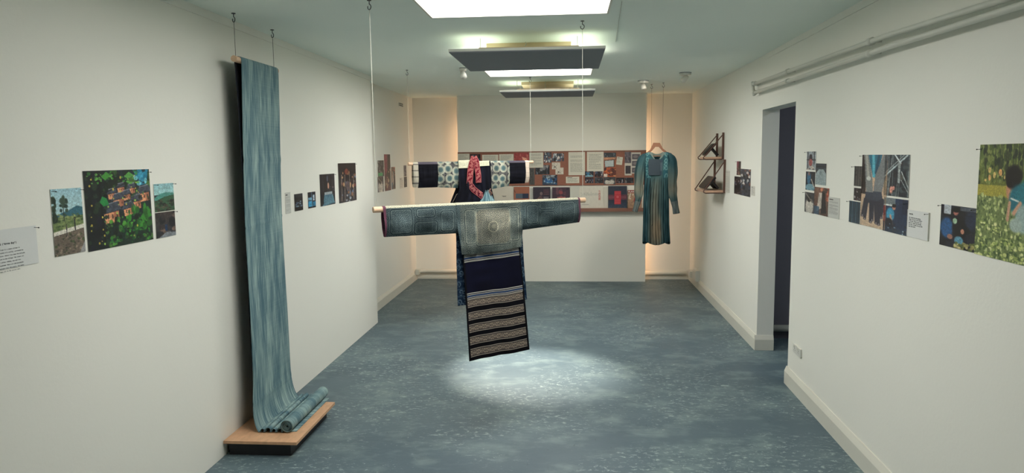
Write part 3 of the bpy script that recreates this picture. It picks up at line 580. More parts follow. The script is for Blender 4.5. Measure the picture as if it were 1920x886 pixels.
# ------------------------------------------------------------------ prints on the walls
SQ = 1.5
def pr(pl, tl, br, kind, label, name='photo_print', group=None, seed=None, pins=((.04, .97), (.96, .97)), cat='photograph', sc=SQ):
    w, h = (br[0] - tl[0]) * sc, (br[1] - tl[1]) * sc
    return px_flat(name, pl, tl, br, paint(kind, max(w, 14), max(h, 14), seed if seed is not None else int(tl[0] * 7 + tl[1])), label=label, cat=cat, group=group, pins=pins)
g = 'photographs pinned on the left wall'
def leftrect(pl, tl, br, *a, **k): return pr(pl, tl, br, *a, **k)
# left wall: the reading order is near to far, bottoms share one height
pr(PL, (93, 355), (160, 470.5), 'path', 'colour photo of two walkers on a country path, left of the village photo', group=g)
pr(PL, (154, 320.5), (287, 448), 'village', 'large photo of a hillside village seen through green leaves', group=g, pins=((.97, .96),))
pr(PL, (287, 345), (327, 393), 'hills', 'small photo of misty hills under pale sky, right of the village photo', group=g)
pr(PL, (290, 399.5), (329.5, 440), 'alley', 'small dark photo of a stone alley, below the misty hills photo', group=g, pins=((.96, .97),))
pr(PL, (551, 364), (568, 393), 'vat', 'small dark photo with striped top edge, first of the four beyond the blue cloth', group=g, pins=(), sc=2)
pr(PL, (576.5, 360.5), (592, 388), 'basin', 'smallest photo showing bright blue basins, second beyond the blue cloth', group=g, pins=(), sc=2)
pr(PL, (598.5, 327), (628.5, 381.5), 'skirtp', 'dark photo of a pleated pale blue skirt, third beyond the blue cloth', group=g, pins=((.95, .97),), sc=1.6)
pr(PL, (633, 306), (668.5, 374.5), 'craft', 'tall dark brown photo of craftwork, last and tallest on the projecting left wall', group=g, pins=((.95, .97),), sc=1.6)
g = 'photographs on the recessed left wall'
pr(PLR, (707.5, 300.5), (720, 330), 'market', 'photo with a green patch, upper left of the cluster on the recessed wall', group=g, pins=(), sc=2)
pr(PLR, (719.5, 289), (733, 356), 'redgreen', 'tallest photo with a dark red top in the recessed wall cluster', group=g, pins=(), sc=2)
pr(PLR, (733, 313), (741.5, 353.5), 'stall', 'narrow photo at the right of the recessed wall cluster', group=g, pins=(), sc=2.5)
pr(PLR, (707.5, 331.5), (719.5, 358.5), 'portrait', 'grey and pink photo, lower left of the recessed wall cluster', group=g, pins=(), sc=2)
pr(PLR, (756.5, 310), (762, 330), 'greyscale', 'upper narrow grey photo beside the black jacket\'s left cuff', group=g, pins=(), sc=3)
pr(PLR, (757, 331.5), (763, 350), 'night', 'lower narrow grey photo beside the black jacket\'s left cuff', group=g, pins=(), sc=3)
# right wall
g = 'photographs on the right wall beyond the doorway'
pr(PRF, (1382, 302), (1389, 328.5), 'redgreen', 'narrow upper photo with red tones between shelf and doorway', group=g, sc=3, pins=((.1, .97),))
pr(PRF, (1377.5, 330), (1388.7, 365), 'night', 'lower left dark blue photo between shelf and doorway', group=g, sc=2.2, pins=())
pr(PRF, (1389.5, 316), (1407, 369.5), 'crowd', 'tall right-hand blue grey photo between shelf and doorway', group=g, sc=2, pins=())
g = 'photographs pinned on the right wall beside the doorway'
pr(PRN, (1513.7, 284), (1529.5, 318.5), 'window', 'small photo of a figure at a window, topmost beside the doorway', group=g, sc=2)
pr(PRN, (1530.5, 306), (1548.7, 347.5), 'sheetw', 'photo of a long white woven sheet, upper right beside the doorway', group=g, sc=2, pins=())
pr(PRN, (1511.8, 321), (1527.9, 357.5), 'bluedye', 'photo of blue dyed cloth in a dark room, middle left beside the doorway', group=g, sc=2, pins=())
pr(PRN, (1510, 359), (1526.6, 400.5), 'portrait', 'photo of a bent figure in white, lower left beside the doorway', group=g, sc=2, pins=((.05, .97),))
pr(PRN, (1527.5, 349.5), (1553.5, 406.5), 'stall', 'reddish photo of people at a stall, lower right beside the doorway', group=g, sc=1.8, pins=())
g = 'photographs grouped around the hand photo'
pr(PRN, (1603, 311), (1620.5, 350), 'warp', 'dark photo of hanging yarn, upper left of the hand photo', group=g, sc=2, pins=((.04, .97),))
pr(PRN, (1602, 351.5), (1615.5, 377), 'night', 'small dark photo squeezed below the hanging yarn photo', group=g, sc=2, pins=())
pr(PRN, (1593.5, 375.5), (1615.8, 421), 'stripes', 'dark blue striped textile photo, lower left of the hand photo', group=g, sc=2, pins=((.04, .97),))
pr(PRN, (1618, 290), (1659.5, 431.5), 'hand', 'tallest photo, two dye-darkened hands and forearms hanging down', group=g, sc=1.5, pins=((.03, .985),))
pr(PRN, (1660, 290), (1703.5, 371), 'loom', 'photo of a wooden loom\'s threads, right of the hand photo', group=g, sc=1.5, pins=())
pr(PRN, (1658.5, 369), (1700.8, 442.5), 'kneel', 'photo of a kneeling person in turquoise, below the loom photo', group=g, sc=1.6, pins=((.97, .9),))
g = 'photographs at the near end of the right wall'
pr(PRN, (1766, 382), (1829, 474), 'people', 'photo of people in dark clothes sorting plants, left of the field photo', group=g, sc=1.3)
u0, z1 = PRN.at((1839, 271)); u1, _ = PRN.at((1828.5, 475)); z0 = _; u0 = (u0 + u1) / 2
flat('photo_print', PRN, u0 , u0 + .35, z0, z1, .001, .0015, paint('field', 190, 240, 5), label='large photo of a person crouching in a bright green field, cut by the frame', cat='photograph', group=g, pins=((.03, .96),))

# wall texts
mono = None
try: mono = bpy.data.fonts.load(bpy.utils.resource_path('LOCAL') + '/datafiles/fonts/DejaVuSansMono.woff2')
except Exception: mono = None
def card(pl, tl, br, label, extend_l=0.0, bg=(216, 218, 216), th=.0015, pins=((.97, .95),)):
    u0, z1 = pl.at(tl, .001); u1, z0 = pl.at(br, .001); u0 -= extend_l; c = Cv(8, 8, bg)
    return flat('text_card', pl, u0, u1, z0, z1, .001, th, c, label=label, cat='text card', pins=pins), u0, u1, z0, z1
o, u0, u1, z0, z1 = card(PL, (0, 430.5), (72, 492), 'white text card headed in black type, at the far left of the left wall', .13)
zt = z1 - .052
text_part(PL, "Oah Maad ('Green Bay')", u1 - .205, zt, .0115, .003, M['black'], o, mono, bold=.0002)
body = ["Oah Maad Village is a remote village in", "the upper reaches of a valley, surrounded by", "steep mountains. Houses line down the hillside", "from the peak to the village. The slopes are", "growers of cotton, indigo, tea and rice.", "There is handloom. There are 120 households", "weaving and more than 500 people. The women", "make and wear all in the ancient ways."]
for k, s_ in enumerate(body): text_part(PL, s_, u1 - .205, zt - .018 - k * .0105, .0072, .003, M['grey'], o, mono)
o, u0, u1, z0, z1 = card(PRN, (1702, 392), (1741, 452), 'white text card pinned right of the kneeling person photo')
w_ = u1 - u0; text_part(PRN, "Dan Mae.", u0 + w_ * .12, z1 - (z1 - z0) * .17, .011, .003, M['black'], o, mono, bold=.0001)
for k, s_ in enumerate(["This family has been making", "indigo. The girls work outdoors", "at the vats. Nature gives the", "material. People dye and make", "the cloth. To make the deep blue", "needs many weeks."]): text_part(PRN, s_, u0 + w_ * .10, z1 - (z1 - z0) * (.30 + .065 * k), w_ * .046, .003, M['grey'], o, mono)
MB().pbox(PRN, u1 - .001, u1 + .001, z0, z1, .0005, .006).obj('curled_edge', M['pgrey'], o)
def linecard(pl, tl, br, label, n=8, seed=3, bg=(200, 202, 196), ink=(150, 152, 150), title=True, mg=.1):
    w, h = (br[0] - tl[0]) * 3, (br[1] - tl[1]) * 3
    return px_flat('text_card', pl, tl, br, note(max(w, 24), max(h, 24), seed, mg, n, title, bg, ink), label=label, cat='text card')
linecard(PRN, (1554, 368), (1573.5, 411), 'white text card right of the stall photo beside the doorway', 14, 5, ink=(110, 110, 112))
linecard(PL, (534, 361), (545.5, 399), 'pale text card just beyond the edge of the hanging blue cloth', 12, 6)
linecard(PLR, (749.5, 333), (756, 352), 'faint white text card on the recessed wall left of the narrow photos', 8, 7, (206, 202, 192))
linecard(PRF, (1409, 348), (1415.5, 367), 'small faint text card at the edge of the doorway', 6, 8, (208, 206, 196))
linecard(PRF, (1360, 319), (1368, 361.5), 'tall narrow pale text strip on the wall right of the bracket shelves', 12, 9, (212, 210, 200), (184, 182, 174), False, .06)

# ------------------------------------------------------------------ notice board, its papers, ledge and books
BX0, BX1 = -1.434, .975
t = thing('notice_board', 'long cork notice board across the centre partition at the back', 'notice board', (-.24, 9.29, 1.27))
bz0, bz1 = PB.at((1100, 347), .01)[1], PB.at((1100, 284.5), .01)[1]
MB().box((BX0, 9.286, bz0), (BX1, 9.30, bz1)).obj('cork_panel', M['cork'], t)
MB().box((BX0, 9.278, bz1), (BX1, 9.30, bz1 + .014)).obj('top_rail', M['brown'], t)
PC = Plane((-2, 9.285), (1, 9.285))
g = 'papers pinned on the notice board'
NO = [  # tl, br, kind, label
 ((857.8, 288), (880.5, 306), 'note', 'white notice at the far left end of the cork board'),
 ((881, 289), (901, 306), 'night', 'dark small picture behind the top of the red collar'),
 ((904, 290), (934.5, 309), 'note', 'white landscape notice on the cork, right of the red collar'),
 ((935.8, 289), (963, 309), 'note', 'white notice left of the red picture on the cork board'),
 ((964, 286), (992, 308), 'redprint', 'red picture on the cork board left of a tall sheet'),
 ((992.5, 285.5), (1018.6, 314), 'note', 'tall white sheet directly behind the black jacket\'s right dowel end'),
 ((1019.6, 285.5), (1034, 304.5), 'crowd', 'small crowd photo on the cork, left one of the top pair'),
 ((1035, 287.5), (1057.4, 302), 'crowd', 'small crowd photo on the cork, right one of the top pair'),
 ((1034.8, 304.5), (1050.5, 317), 'sketch', 'pale sketch sheet with a dark dot on the cork board'),
 ((1041.5, 314), (1056.6, 326.5), 'sketch', 'pale sketch sheet overlapping below the dotted sketch'),
 ((1003.3, 309.5), (1030.5, 326.5), 'indoor', 'dark wide photo overlapping the foot of a tall sheet'),
 ((1017, 328), (1045, 346.5), 'tablework', 'blue and white photo of people working, low on the cork board'),
 ((992.5, 315), (1002.4, 346), 'warp', 'dark upright photo beside the black jacket\'s right cuff'),
 ((1065.8, 285), (1097, 328), 'note', 'tallest typed sheet on the cork, left of the two large ones'),
 ((1061, 331), (1086.2, 343), 'note', 'small wide typed slip below the tallest typed sheet'),
 ((1100.5, 284.5), (1131.6, 321.5), 'note', 'large typed sheet above the row of small photos'),
 ((1096.8, 320.8), (1113, 331.3), 'bluedye', 'small bright blue photo at the left of the small photo grid'),
 ((1114.8, 321), (1131, 331.3), 'night', 'small dark photo right of the bright blue one'),
 ((1096.8, 332.3), (1113, 343), 'night', 'small dark red photo at lower left of the small photo grid'),
 ((1114.8, 332.3), (1131, 343), 'indoor', 'small dark blue photo in the lower row of the photo grid'),
 ((1132.3, 286), (1155, 299.3), 'metalwork', 'small photo of grey metalwork above a pale tilted screen'),
 ((1132.3, 299.6), (1155, 313.8), 'screen', 'photo with a pale tilted screen on the cork board'),
 ((1132.3, 314.2), (1155, 330.8), 'orange', 'bright orange brown photo on the cork board'),
 ((1131.8, 331.8), (1154, 345), 'portrait', 'pale photo of figures below the orange photo'),
 ((1155.2, 332.8), (1171, 342.8), 'night', 'dark photo in the lower row, second from its right end'),
 ((1171.6, 332.8), (1187.8, 342.8), 'indoor', 'dark photo at the right end of the lower row'),
 ((1156, 294), (1167, 308.5), 'slip', 'small tilted white slip on bare cork'),
 ((1171.5, 284.5), (1183.3, 306), 'greyscale', 'grey upright photo near the board\'s right end'),
 ((1183.6, 285.5), (1201, 325), 'sheetpics', 'white sheet of three grey pictures behind the dress sleeve'),
 ((1171.3, 305.5), (1184.5, 328.5), 'framed', 'white sheet with one dark square picture'),
]
for i, (tl, br, kd, lb) in enumerate(NO):
    w, h = (br[0] - tl[0]) * 2.4, (br[1] - tl[1]) * 2.4; off = .0015 + .0004 * (i % 3); tilt = 0
    if kd in ('note', 'slip'): cv = note(w, h, 40 + i, .12, max(4, int(h / 6)), h < 40 and i > 10); tilt = -.12 if kd == 'slip' else 0
    elif kd == 'sheetpics':
        cv = Cv(w, h, (190, 186, 178), i)
        for k in range(3): cv.rect(.1, .08 + .32 * k, .9, .33 + .31 * k, (78, 74, 82)); cv.ell(.45, .2 + .32 * k, .25, .07, (120, 114, 118))
    elif kd == 'framed': cv = Cv(w, h, (196, 190, 180), i).rect(.12, .22, .85, .85, (48, 44, 52)); cv.mottle(.2)
    else: cv = paint(kd, w, h, 60 + i)
    pins = ((.5, .97),) if kd in ('note', 'slip') else ()
    px_flat('pinned_sheet' if kd in ('note', 'slip', 'sheetpics', 'framed') else 'pinned_photo', PC, tl, br, cv, off=off, th=.001, label=lb, cat='paper' if kd in ('note', 'slip', 'sheetpics', 'framed') else 'photograph', group=g, tilt=tilt, pins=pins)
lz = PB.at((1100, 391.5), .08)[1]
t = thing('book_ledge', 'narrow brown wooden ledge under the cork board holding books', 'ledge', (-.24, 9.25, lz - .035))
MB().box((BX0, 9.20, lz - .03), (BX1, 9.30, lz)).obj('ledge_board', M['rail'], t)
MB().box((BX0, 9.19, lz - .034), (BX1, 9.20, lz + .012)).obj('lip', M['rail'], t)
PK = Plane((-2, 9.262), (1, 9.262))
def book(tl, br, cv, label, name='book', th=.014, cat='book', off=0.0, edge=(205, 200, 190)):
    u0, z1 = PK.at(tl, off); u1, _ = PK.at(br, off)
    return flat(name, PK, u0, u1, lz + .001, z1, off, th, cv, label=label, cat=cat, group='books on the ledge', edge=edge), u0, u1, z1
def bc(w, h, bg, seed=1): return Cv(w * 2.4, h * 2.4, bg, seed)
zb = 392
c = bc(44, 40, (206, 200, 186)); c.rect(.0, .58, .78, 1, (196, 190, 178)); c.rect(.08, .72, .7, .8, (90, 86, 84)); c.rect(.08, .8, .7, .92, (176, 160, 150)); c.poly([(.08, .6), (.7, .6), (.7, .74), (.4, .76), (.08, .72)], (218, 214, 204))
o, u0, u1, z1 = book((920, 349), (963, zb), c, 'white booklet with small dark lettering, behind the black jacket\'s blue sash')
w_ = u1 - u0; text_part(PK, "TRENT", u0 + w_ * .50, z1 - .135, .018, .0145, M['black'], o, None, bold=.0006)
c = bc(30, 40, (160, 98, 74)); c.rect(.12, .30, .55, .52, (80, 96, 110)); c.rect(.55, .30, .95, .52, (36, 44, 70)); c.rect(.12, .60, .5, .8, (110, 70, 66)); c.rect(.5, .6, .95, .8, (110, 112, 116)); c.line(0, .12, .1, .25, .02, (90, 50, 40))
book((963.5, 350), (993, zb), c, 'terracotta board book with blue square swatches')
c = bc(34, 40, (46, 38, 52)); c.ell(.48, .3, .08, .08, (120, 100, 100)); c.poly([(.1, .6), (.45, .4), (.6, .6)], (150, 110, 90), .7); c.ell(.45, .5, .12, .12, (90, 70, 74), .7)
for k in range(3): c.rect(.6, .12 + .09 * k, .92, .16 + .09 * k, (140, 84, 84), .6)
for k in range(2): c.rect(.6, .46 + .06 * k, .9, .475 + .06 * k, (190, 180, 180))
c.mottle(.2); book((999.5, 350.5), (1032, zb), c, 'dark book with a seated figure, left one of the dark pair on the ledge', edge=(40, 34, 46))
c = bc(34, 40, (64, 44, 58)); c.blobs(14, .05, .05, .95, .9, .05, .1, [(120, 64, 70), (44, 34, 48), (96, 60, 70)]); c.rect(.3, .45, .75, .53, (190, 110, 100), .8); c.ell(.5, .25, .12, .08, (140, 66, 70)); c.mottle(.3)
book((1035.3, 351), (1068, zb), c, 'dark book with a red ornament, right one of the dark pair on the ledge', edge=(50, 38, 50))
c = bc(16, 40, (196, 196, 186)); book((1069, 349), (1087, zb), c, 'plain pale grey folder on the ledge between dark and white books', 'folder', cat='folder')
c = bc(45, 42, (206, 202, 190)); c.mottle(.05, 10, 3); c.rect(.1, .32, .85, .42, (190, 188, 178), .7); c.blobs(26, .05, .28, .85, .42, .015, .03, [(180, 180, 170)], .7); c.rect(.1, .8, .4, .82, (150, 146, 140))
o, u0, u1, z1 = book((1086, 348.5), (1131, zb), c, 'large white book with red vertical characters, in the middle of the ledge', th=.02)
w_ = u1 - u0
for k, ch in enumerate('七月百案'): text_part(PK, ch, u0 + w_ * .79, z1 - .078 - k * .033, .032, .0205, M['red'], o, None, 'character', bold=.0004)
c = bc(10, 36, (198, 194, 182)); book((1131.5, 350), (1140.5, zb - 3), c, 'slim white pamphlet left of the dark blue book', 'pamphlet', .006, 'pamphlet')
c = bc(36, 42, (38, 44, 60)); c.grad((36, 40, 58), (58, 74, 92), .6, 1); c.rect(0, .38, 1, .60, (98, 52, 66)); c.mottle(.35)
for k in range(12): c.ell(.05 + .08 * k, .49, .025, .05, (140, 84, 92), .7)
c.rect(.32, .22, .68, .80, (168, 44, 56))
for k in range(10):
    if k not in (4, 5): c.rect(.34, .25 + .055 * k, .66, .265 + .055 * k, (196, 80, 84))
c.ell(.5, .48, .07, .05, (190, 90, 96)); book((1140.5, 348.5), (1175, zb), c, 'dark blue hardback with a bright red square on its cover', th=.03, edge=(22, 22, 30))
c = bc(26, 36, (160, 128, 104)); c.mottle(.4); c.rect(.0, .0, 1, .16, (138, 44, 44)); c.ell(.7, .55, .26, .22, (150, 46, 52)); c.poly([(.5, .16), (.75, .16), (.8, .4), (.55, .4)], (140, 50, 50)); c.ell(.7, .82, .07, .07, (140, 50, 50)); c.blobs(10, 0, .2, .4, .5, .03, .06, [(210, 200, 180)])
o, u0, u1, z1 = book((1177, 356), (1203, zb), c, 'tan and red illustrated book at the right end, behind the dress sleeve')
text_part(PK, "PLANT", u0 + .006, z1 - .03, .03, .0145, M['white'], o, None, bold=.0006)

# ------------------------------------------------------------------ bracket shelves on the right wall
def shelf_unit(label, z, zt, ya, yb, depth, label2):
    t = thing('bracket_shelf', label, 'shelf', (XF(ya), ya, z - .02), 'bracket shelves on the right wall')
    xa, xb = XF(ya), XF(yb)
    MB().hexa([(xa - depth, ya, z - .022), (xa - .002, ya, z - .022), (xb - .002, yb, z - .022), (xb - depth, yb, z - .022), (xa - depth, ya, z), (xa - .002, ya, z), (xb - .002, yb, z), (xb - depth, yb, z)]).obj('shelf_board', M['shelf'], t)
    for y in (ya, yb):
        x = XF(y); s_ = -.006 if y == ya else .006
        MB().box((x - .022, y + s_ - .008, z - .025), (x - .002, y + s_ + .008, zt)).obj('upright', M['rod'], t)
        a = np.array([x - .015, y + s_, zt - .02]); b = np.array([x - depth - .018, y + s_, z - .005])
        MB().tube([a, a + (b - a) * .97, b + [-.002, 0, 0.006], b + [0.0, 0, -.012], b + [.02, 0, -.02], [x - .02, y + s_, z - .024]], .0055, 8).obj('brace_rod', M['rod'], t, True)
    # an easel with an open dark folder leaning on it
    y0, y1 = ya + .06, yb - .08; b0 = np.array([xa - depth + .02, 0, z + .012]); d = np.array([.66, 0, .75]); n = np.array([-.75, 0, .66]); L_ = .15
    e = thing('display_easel', label2, 'display stand', (xa - depth + .08, (y0 + y1) / 2, z), 'dark display stands on the bracket shelves')
    def slab(p, d, n, L_, th, ya_, yb_):
        q = [p, p + d * L_, p + d * L_ + n * th, p + n * th]; mb = MB(); mb.hexa([(*v[[0]], ya_, v[2]) for v in q] + [(*v[[0]], yb_, v[2]) for v in q]); return mb
    slab(b0, d, n, L_, .02, y0, y1).obj('cover', M['dark'], e)
    slab(b0 + n * .021 + d * .008, d, n, L_ - .016, .004, y0 + .008, y1 - .008).obj('page_block', M['dark'], e)
    slab(b0 + d * .09, np.array([.66, 0, -.75]), np.array([.75, 0, .66]), .095, .022, y0 + .05, y1 - .05).obj('strut', M['dark'], e)
shelf_unit('upper wooden bracket shelf with brown wire braces on the right wall', 1.598, 1.842, 7.48, 7.78, .185, 'dark display easel leaning on the upper bracket shelf')
shelf_unit('lower wooden bracket shelf with brown wire braces on the right wall', 1.262, 1.572, 7.38, 7.88, .195, 'dark display easel leaning on the lower bracket shelf')

# ------------------------------------------------------------------ long indigo cloth over a dowel, running down on a plywood board
def cord(name_label, pts, m='dcord', r=.0014):
    return tag(MB().tube(pts, r, 6).obj('cord', M[m]), name_label, 'cord', 'cords hanging from the ceiling hooks')
xd, zd, rd = -1.797, 2.163, .017
h1 = hook((440, 20), 'ceiling hook above the near end of the blue cloth\'s dowel', (xd, 3.85)); h2 = hook((513, 53), 'ceiling hook above the far end of the blue cloth\'s dowel', (xd, 4.36))
cord('thin dark cord holding the near end of the blue cloth\'s dowel', [h1, (xd, h1[1], zd + rd)]); cord('thin dark cord holding the far end of the blue cloth\'s dowel', [h2, (xd, h2[1], zd + rd)])
tag(MB().tube([(xd, 3.825, zd), (xd, 4.395, zd)], rd, 20).obj('dowel', M['wood']), 'short round beech dowel holding the long blue cloth', 'dowel', 'beech dowels')
BZ0, BZ1 = .074, .090
bt = thing('plinth_board', 'low plywood board on a dark base under the blue cloth', 'plinth', (-1.69, 3.99, 0))
MB().box((-1.895, 3.668, BZ0), (-1.483, 4.318, BZ1)).obj('plywood_top', M['ply'], bt)
MB().box((-1.88, 3.70, 0), (-1.53, 4.29, BZ0)).obj('dark_base', M['dark'], bt)
ct = thing('hanging_cloth', 'long faded indigo cloth falling from ceiling dowel to plywood board', 'cloth', (xd, 4.13, BZ1))
y0c, y1c = 3.875, 4.378
prof = []
for a in np.linspace(math.radians(140), 0, 9): prof.append((xd + (rd + .002) * math.cos(a), zd + (rd + .002) * math.sin(a)))
x = xd + rd + .002
for z in np.linspace(zd - .03, .36, 170): prof.append((x - .020 * min(1, (zd - z) / .9) + .008 * max(0, 1 - z) ** 2, z))
xa = prof[-1][0]
for a in np.linspace(0, 1, 22)[1:]:
    prof.append((xa + .048 * a ** 3.0, .36 - (.36 - BZ1 - .004) * (1 - (1 - a) ** 1.25)))
x0f = prof[-1][0]; nf = 4; wf = .132
for k in range(1, nf * 12 + 1):
    f = (k - 1) // 12; fr = ((k - 1) % 12) / 11; ph = math.radians(215 - 250 * fr); rr_f = (.0095, .013, .010, .012)[f]
    prof.append((x0f + wf * (f + .5) / nf + rr_f * 1.1 * math.cos(ph) + .004 * math.sin(math.pi * fr), BZ1 + .004 + rr_f * (.62 + 1.15 * math.sin(ph)) + .0035))
prof.append((x0f + wf, BZ1 + .004)); prof = prof[:-2] + [prof[-1]]
rc = (prof[-1][0] + .030, BZ1 + .0395)
r0 = .037
for k, a in enumerate(np.linspace(math.radians(225), math.radians(225) - 2 * math.pi * 4.3, 120)):
    r = r0 - .031 * k / 119; prof.append((rc[0] + r * math.cos(a), rc[1] + r * math.sin(a)))
prof = np.array(prof); seg = np.concatenate([[0], np.cumsum(np.hypot(*np.diff(prof, axis=0).T))])
ny = 40; Yv = np.linspace(0, 1, ny)
P = np.zeros((len(prof), ny, 3)); z_ = prof[:, 1][:, None]
P[..., 0] = prof[:, 0][:, None]; P[..., 2] = prof[:, 1][:, None]; P[..., 1] = y0c + (y1c - y0c) * Yv[None]
hs_ = 199
hang = ((np.arange(len(prof)) >= 9) & (np.arange(len(prof)) < 179))[:, None]
P[..., 0] += np.where(hang, .0035 * np.sin(Yv[None] * 7 + z_ * 3) * np.clip((zd - z_) / .4, 0, 1) * np.clip((z_ - .36) / .4, 0, 1), 0)
P[..., 0] += np.where(hang, .003 * np.exp(-((z_ - 1.24 - .03 * Yv[None]) / .006) ** 2) + .003 * np.exp(-((z_ - 1.62) / .02) ** 2), 0)
low = (np.arange(len(prof)) < 200)[:, None]
P[..., 0] += np.where(low, .0035 * np.exp(-((z_ - .235 - .012 * Yv[None]) / .006) ** 2), 0)
P[..., 1] += np.where(hang | low, (.022 * (1 - z_ / 2.1)) * (Yv[None] - .5) * 2, .018 * (Yv[None] - .5) * 2)
sh = np.clip((.42 - z_) / .33, 0, 1) ** 1.5; sh[hs_:] = 1.0
P[..., 1] -= sh * .066 * (1 - Yv[None])
UVc = np.stack([np.broadcast_to(Yv[None] * .53, P.shape[:2]), np.broadcast_to(seg[:, None], P.shape[:2])], -1)
hs = 200
sheet('cloth_front', P[:hs], M['indigo'], ct, uvs=UVc[:hs], thick=.0015)
sheet('gathered_folds', P[hs - 1:hs + nf * 12], M['indigo'], ct, uvs=UVc[hs - 1:hs + nf * 12], thick=.0015)
sheet('cloth_roll', P[hs + nf * 12 - 1:], M['indigo'], ct, uvs=UVc[hs + nf * 12 - 1:], thick=.0022)
Pb = np.zeros((30, 12, 3)); zz = np.linspace(zd, BZ1 + .004, 30)[:, None]; Pb[..., 0] = xd - rd - .003  * 0; xf_ = np.interp(zz[:, 0], prof[198:8:-1, 1], prof[198:8:-1, 0])[:, None]; kb = np.clip((zd - zz) / .9, 0, 1); Pb[..., 0] = (xd - rd - .003) * (1 - kb) + (xf_ - .006) * kb; Pb[..., 1] = np.linspace(y0c - .002, y1c, 12)[None] + (zd - zz) * -.004 - .066 * np.clip((.42 - zz) / .33, 0, 1) ** 1.5 * np.linspace(1, 0, 12)[None]; Pb[..., 2] = zz
sheet('cloth_back', Pb, M['inner'], ct, thick=.0015)
sheet('trailing_end', np.stack([np.stack([np.full(12, xx), np.linspace(y0c - .06, y1c + .005, 12), np.full(12, BZ1 + .003)], -1) for xx in (rc[0] - .03, rc[0] + .045)]), M['indigo'], ct, uvs=np.stack([np.stack([np.linspace(0, .5, 12), np.full(12, v)], -1) for v in (3, 3.08)]), thick=.003)

# ------------------------------------------------------------------ batik patterns
def worley(U, Z, cell, seed, jit=.35):
    rng = np.random.default_rng(seed); J = rng.random((64, 64, 2)); cu, cz = np.floor(U / cell).astype(int), np.floor(Z / cell).astype(int)
    best = np.full(U.shape, 9.0); ang = np.zeros(U.shape)
    for i in (-1, 0, 1):
        for k in (-1, 0, 1):
            a, b = cu + i, cz + k; j = J[a % 64, b % 64]; du, dz = U - (a + .5 + (j[..., 0] - .5) * jit * 2) * cell, Z - (b + .5 + (j[..., 1] - .5) * jit * 2) * cell
            d = np.hypot(du, dz); m = d < best; best = np.where(m, d, best); ang = np.where(m, np.arctan2(dz, du), ang)
    return best, ang
def mixc(a, b, t): return np.array(a, float) * (1 - t[..., None]) + np.array(b, float) * t[..., None]
def batik1(U, Z, uc=.66, u0=.04, u1=1.26, zt=1.375, zb=1.06):
    """fine cream scrollwork on indigo in framed panels"""
    d, a = worley(U, Z, .030, 11); d2, a2 = worley(U + .01, Z, .014, 5)
    pat = .5 + .5 * np.cos(2 * np.pi * d / .0078 + a * 1.0); pat2 = .5 + .5 * np.cos(2 * np.pi * d2 / .0070 + a2)
    t = np.clip((pat * .6 + pat2 * .55), 0, 1)
    body = np.abs(U - uc) < .19
    # frames: nested rectangles around panel centres
    def frame(cu, cz, hu, hz, rad=.012):
        x, y = np.abs(U - cu) - hu + rad, np.abs(Z - cz) - hz + rad; return np.hypot(np.maximum(x, 0), np.maximum(y, 0)) + np.minimum(np.maximum(x, y), 0) - rad
    F_ = frame(uc + .01, 1.235, .105, .095, .03); lines = np.zeros(U.shape)
    for cu, cz, hu, hz in [(uc + .01, 1.235, .105, .100), (uc - .13, 1.24, .03, .09), (uc + .145, 1.24, .028, .09), (.13, 1.29, .055, .06), (.27, 1.33, .05, .02), (.27, 1.25, .06, .03), (.395, 1.28, .035, .05), (.93, 1.29, .035, .05), (1.03, 1.26, .045, .035), (1.03, 1.34, .05, .02), (1.17, 1.29, .05, .06)]:
        f = frame(cu, cz, hu, hz); lines = np.maximum(lines, (np.abs(f) < .0022) * 1.0); lines = np.maximum(lines, (np.abs(f - .009) < .002) * .8); t = np.where((f > .002) & (f < .0075), t * .25, t)
    t = np.maximum(t, lines)
    inner = F_ < 0
    rr = np.hypot(U - uc - .01, (Z - 1.235) * 1.0); t = np.where(inner & (np.abs(rr - .03) < .002), 1, t); t = np.where(rr < .012, .8, t)
    dark = mixc((24, 38, 50), (34, 50, 60), np.clip(1.3 - np.abs(U - uc) * 2, 0, 1)); lo_ = mixc((30, 44, 58), (44, 52, 60), np.where(inner, .8, 0.) + 0 * U)
    col = np.where(inner[..., None], lo_, dark); hi = np.where(inner[..., None], np.array((188, 182, 158.)), np.array((160, 164, 150.)))
    hi = np.where((~body)[..., None], np.array((126, 140, 138.)), hi)
    col = col * (1 - t[..., None]) + hi * t[..., None]
    rng = np.random.default_rng(3); n = vn(64, 64, 6, 6, rng); iu = np.clip((U - .02) * 50, 0, 63).astype(int); iz = np.clip((Z - 1.0) * 120, 0, 63).astype(int)
    n = n[iz, iu]; col = col * (.42 + .72 * n)[..., None] + np.array((2, 6, 8.)) * (1 - n)[..., None]  # darker patches put the shade of folds into the cloth colour
    col = np.where((Z > zt - .012)[..., None], mixc((206, 202, 180), (150, 150, 130), pat), col)  # top edge painted paler, as if lit from above
    col = np.where(((U < u0 + .009) | (U > u1 - .008))[..., None], np.array((104, 66, 82.)), col)
    return col
def folds(U, Z, seed, amp, su=.09, sz=.15):
    r = np.random.default_rng(seed); h_, w_ = U.shape
    a = vn(h_, w_, max(3, h_ * .35), max(3, w_ * .09), r) - .5; b = vn(h_, w_, max(3, h_ * .15), max(3, w_ * .04), r) - .5
    return amp * (a * 1.4 + b * .6)

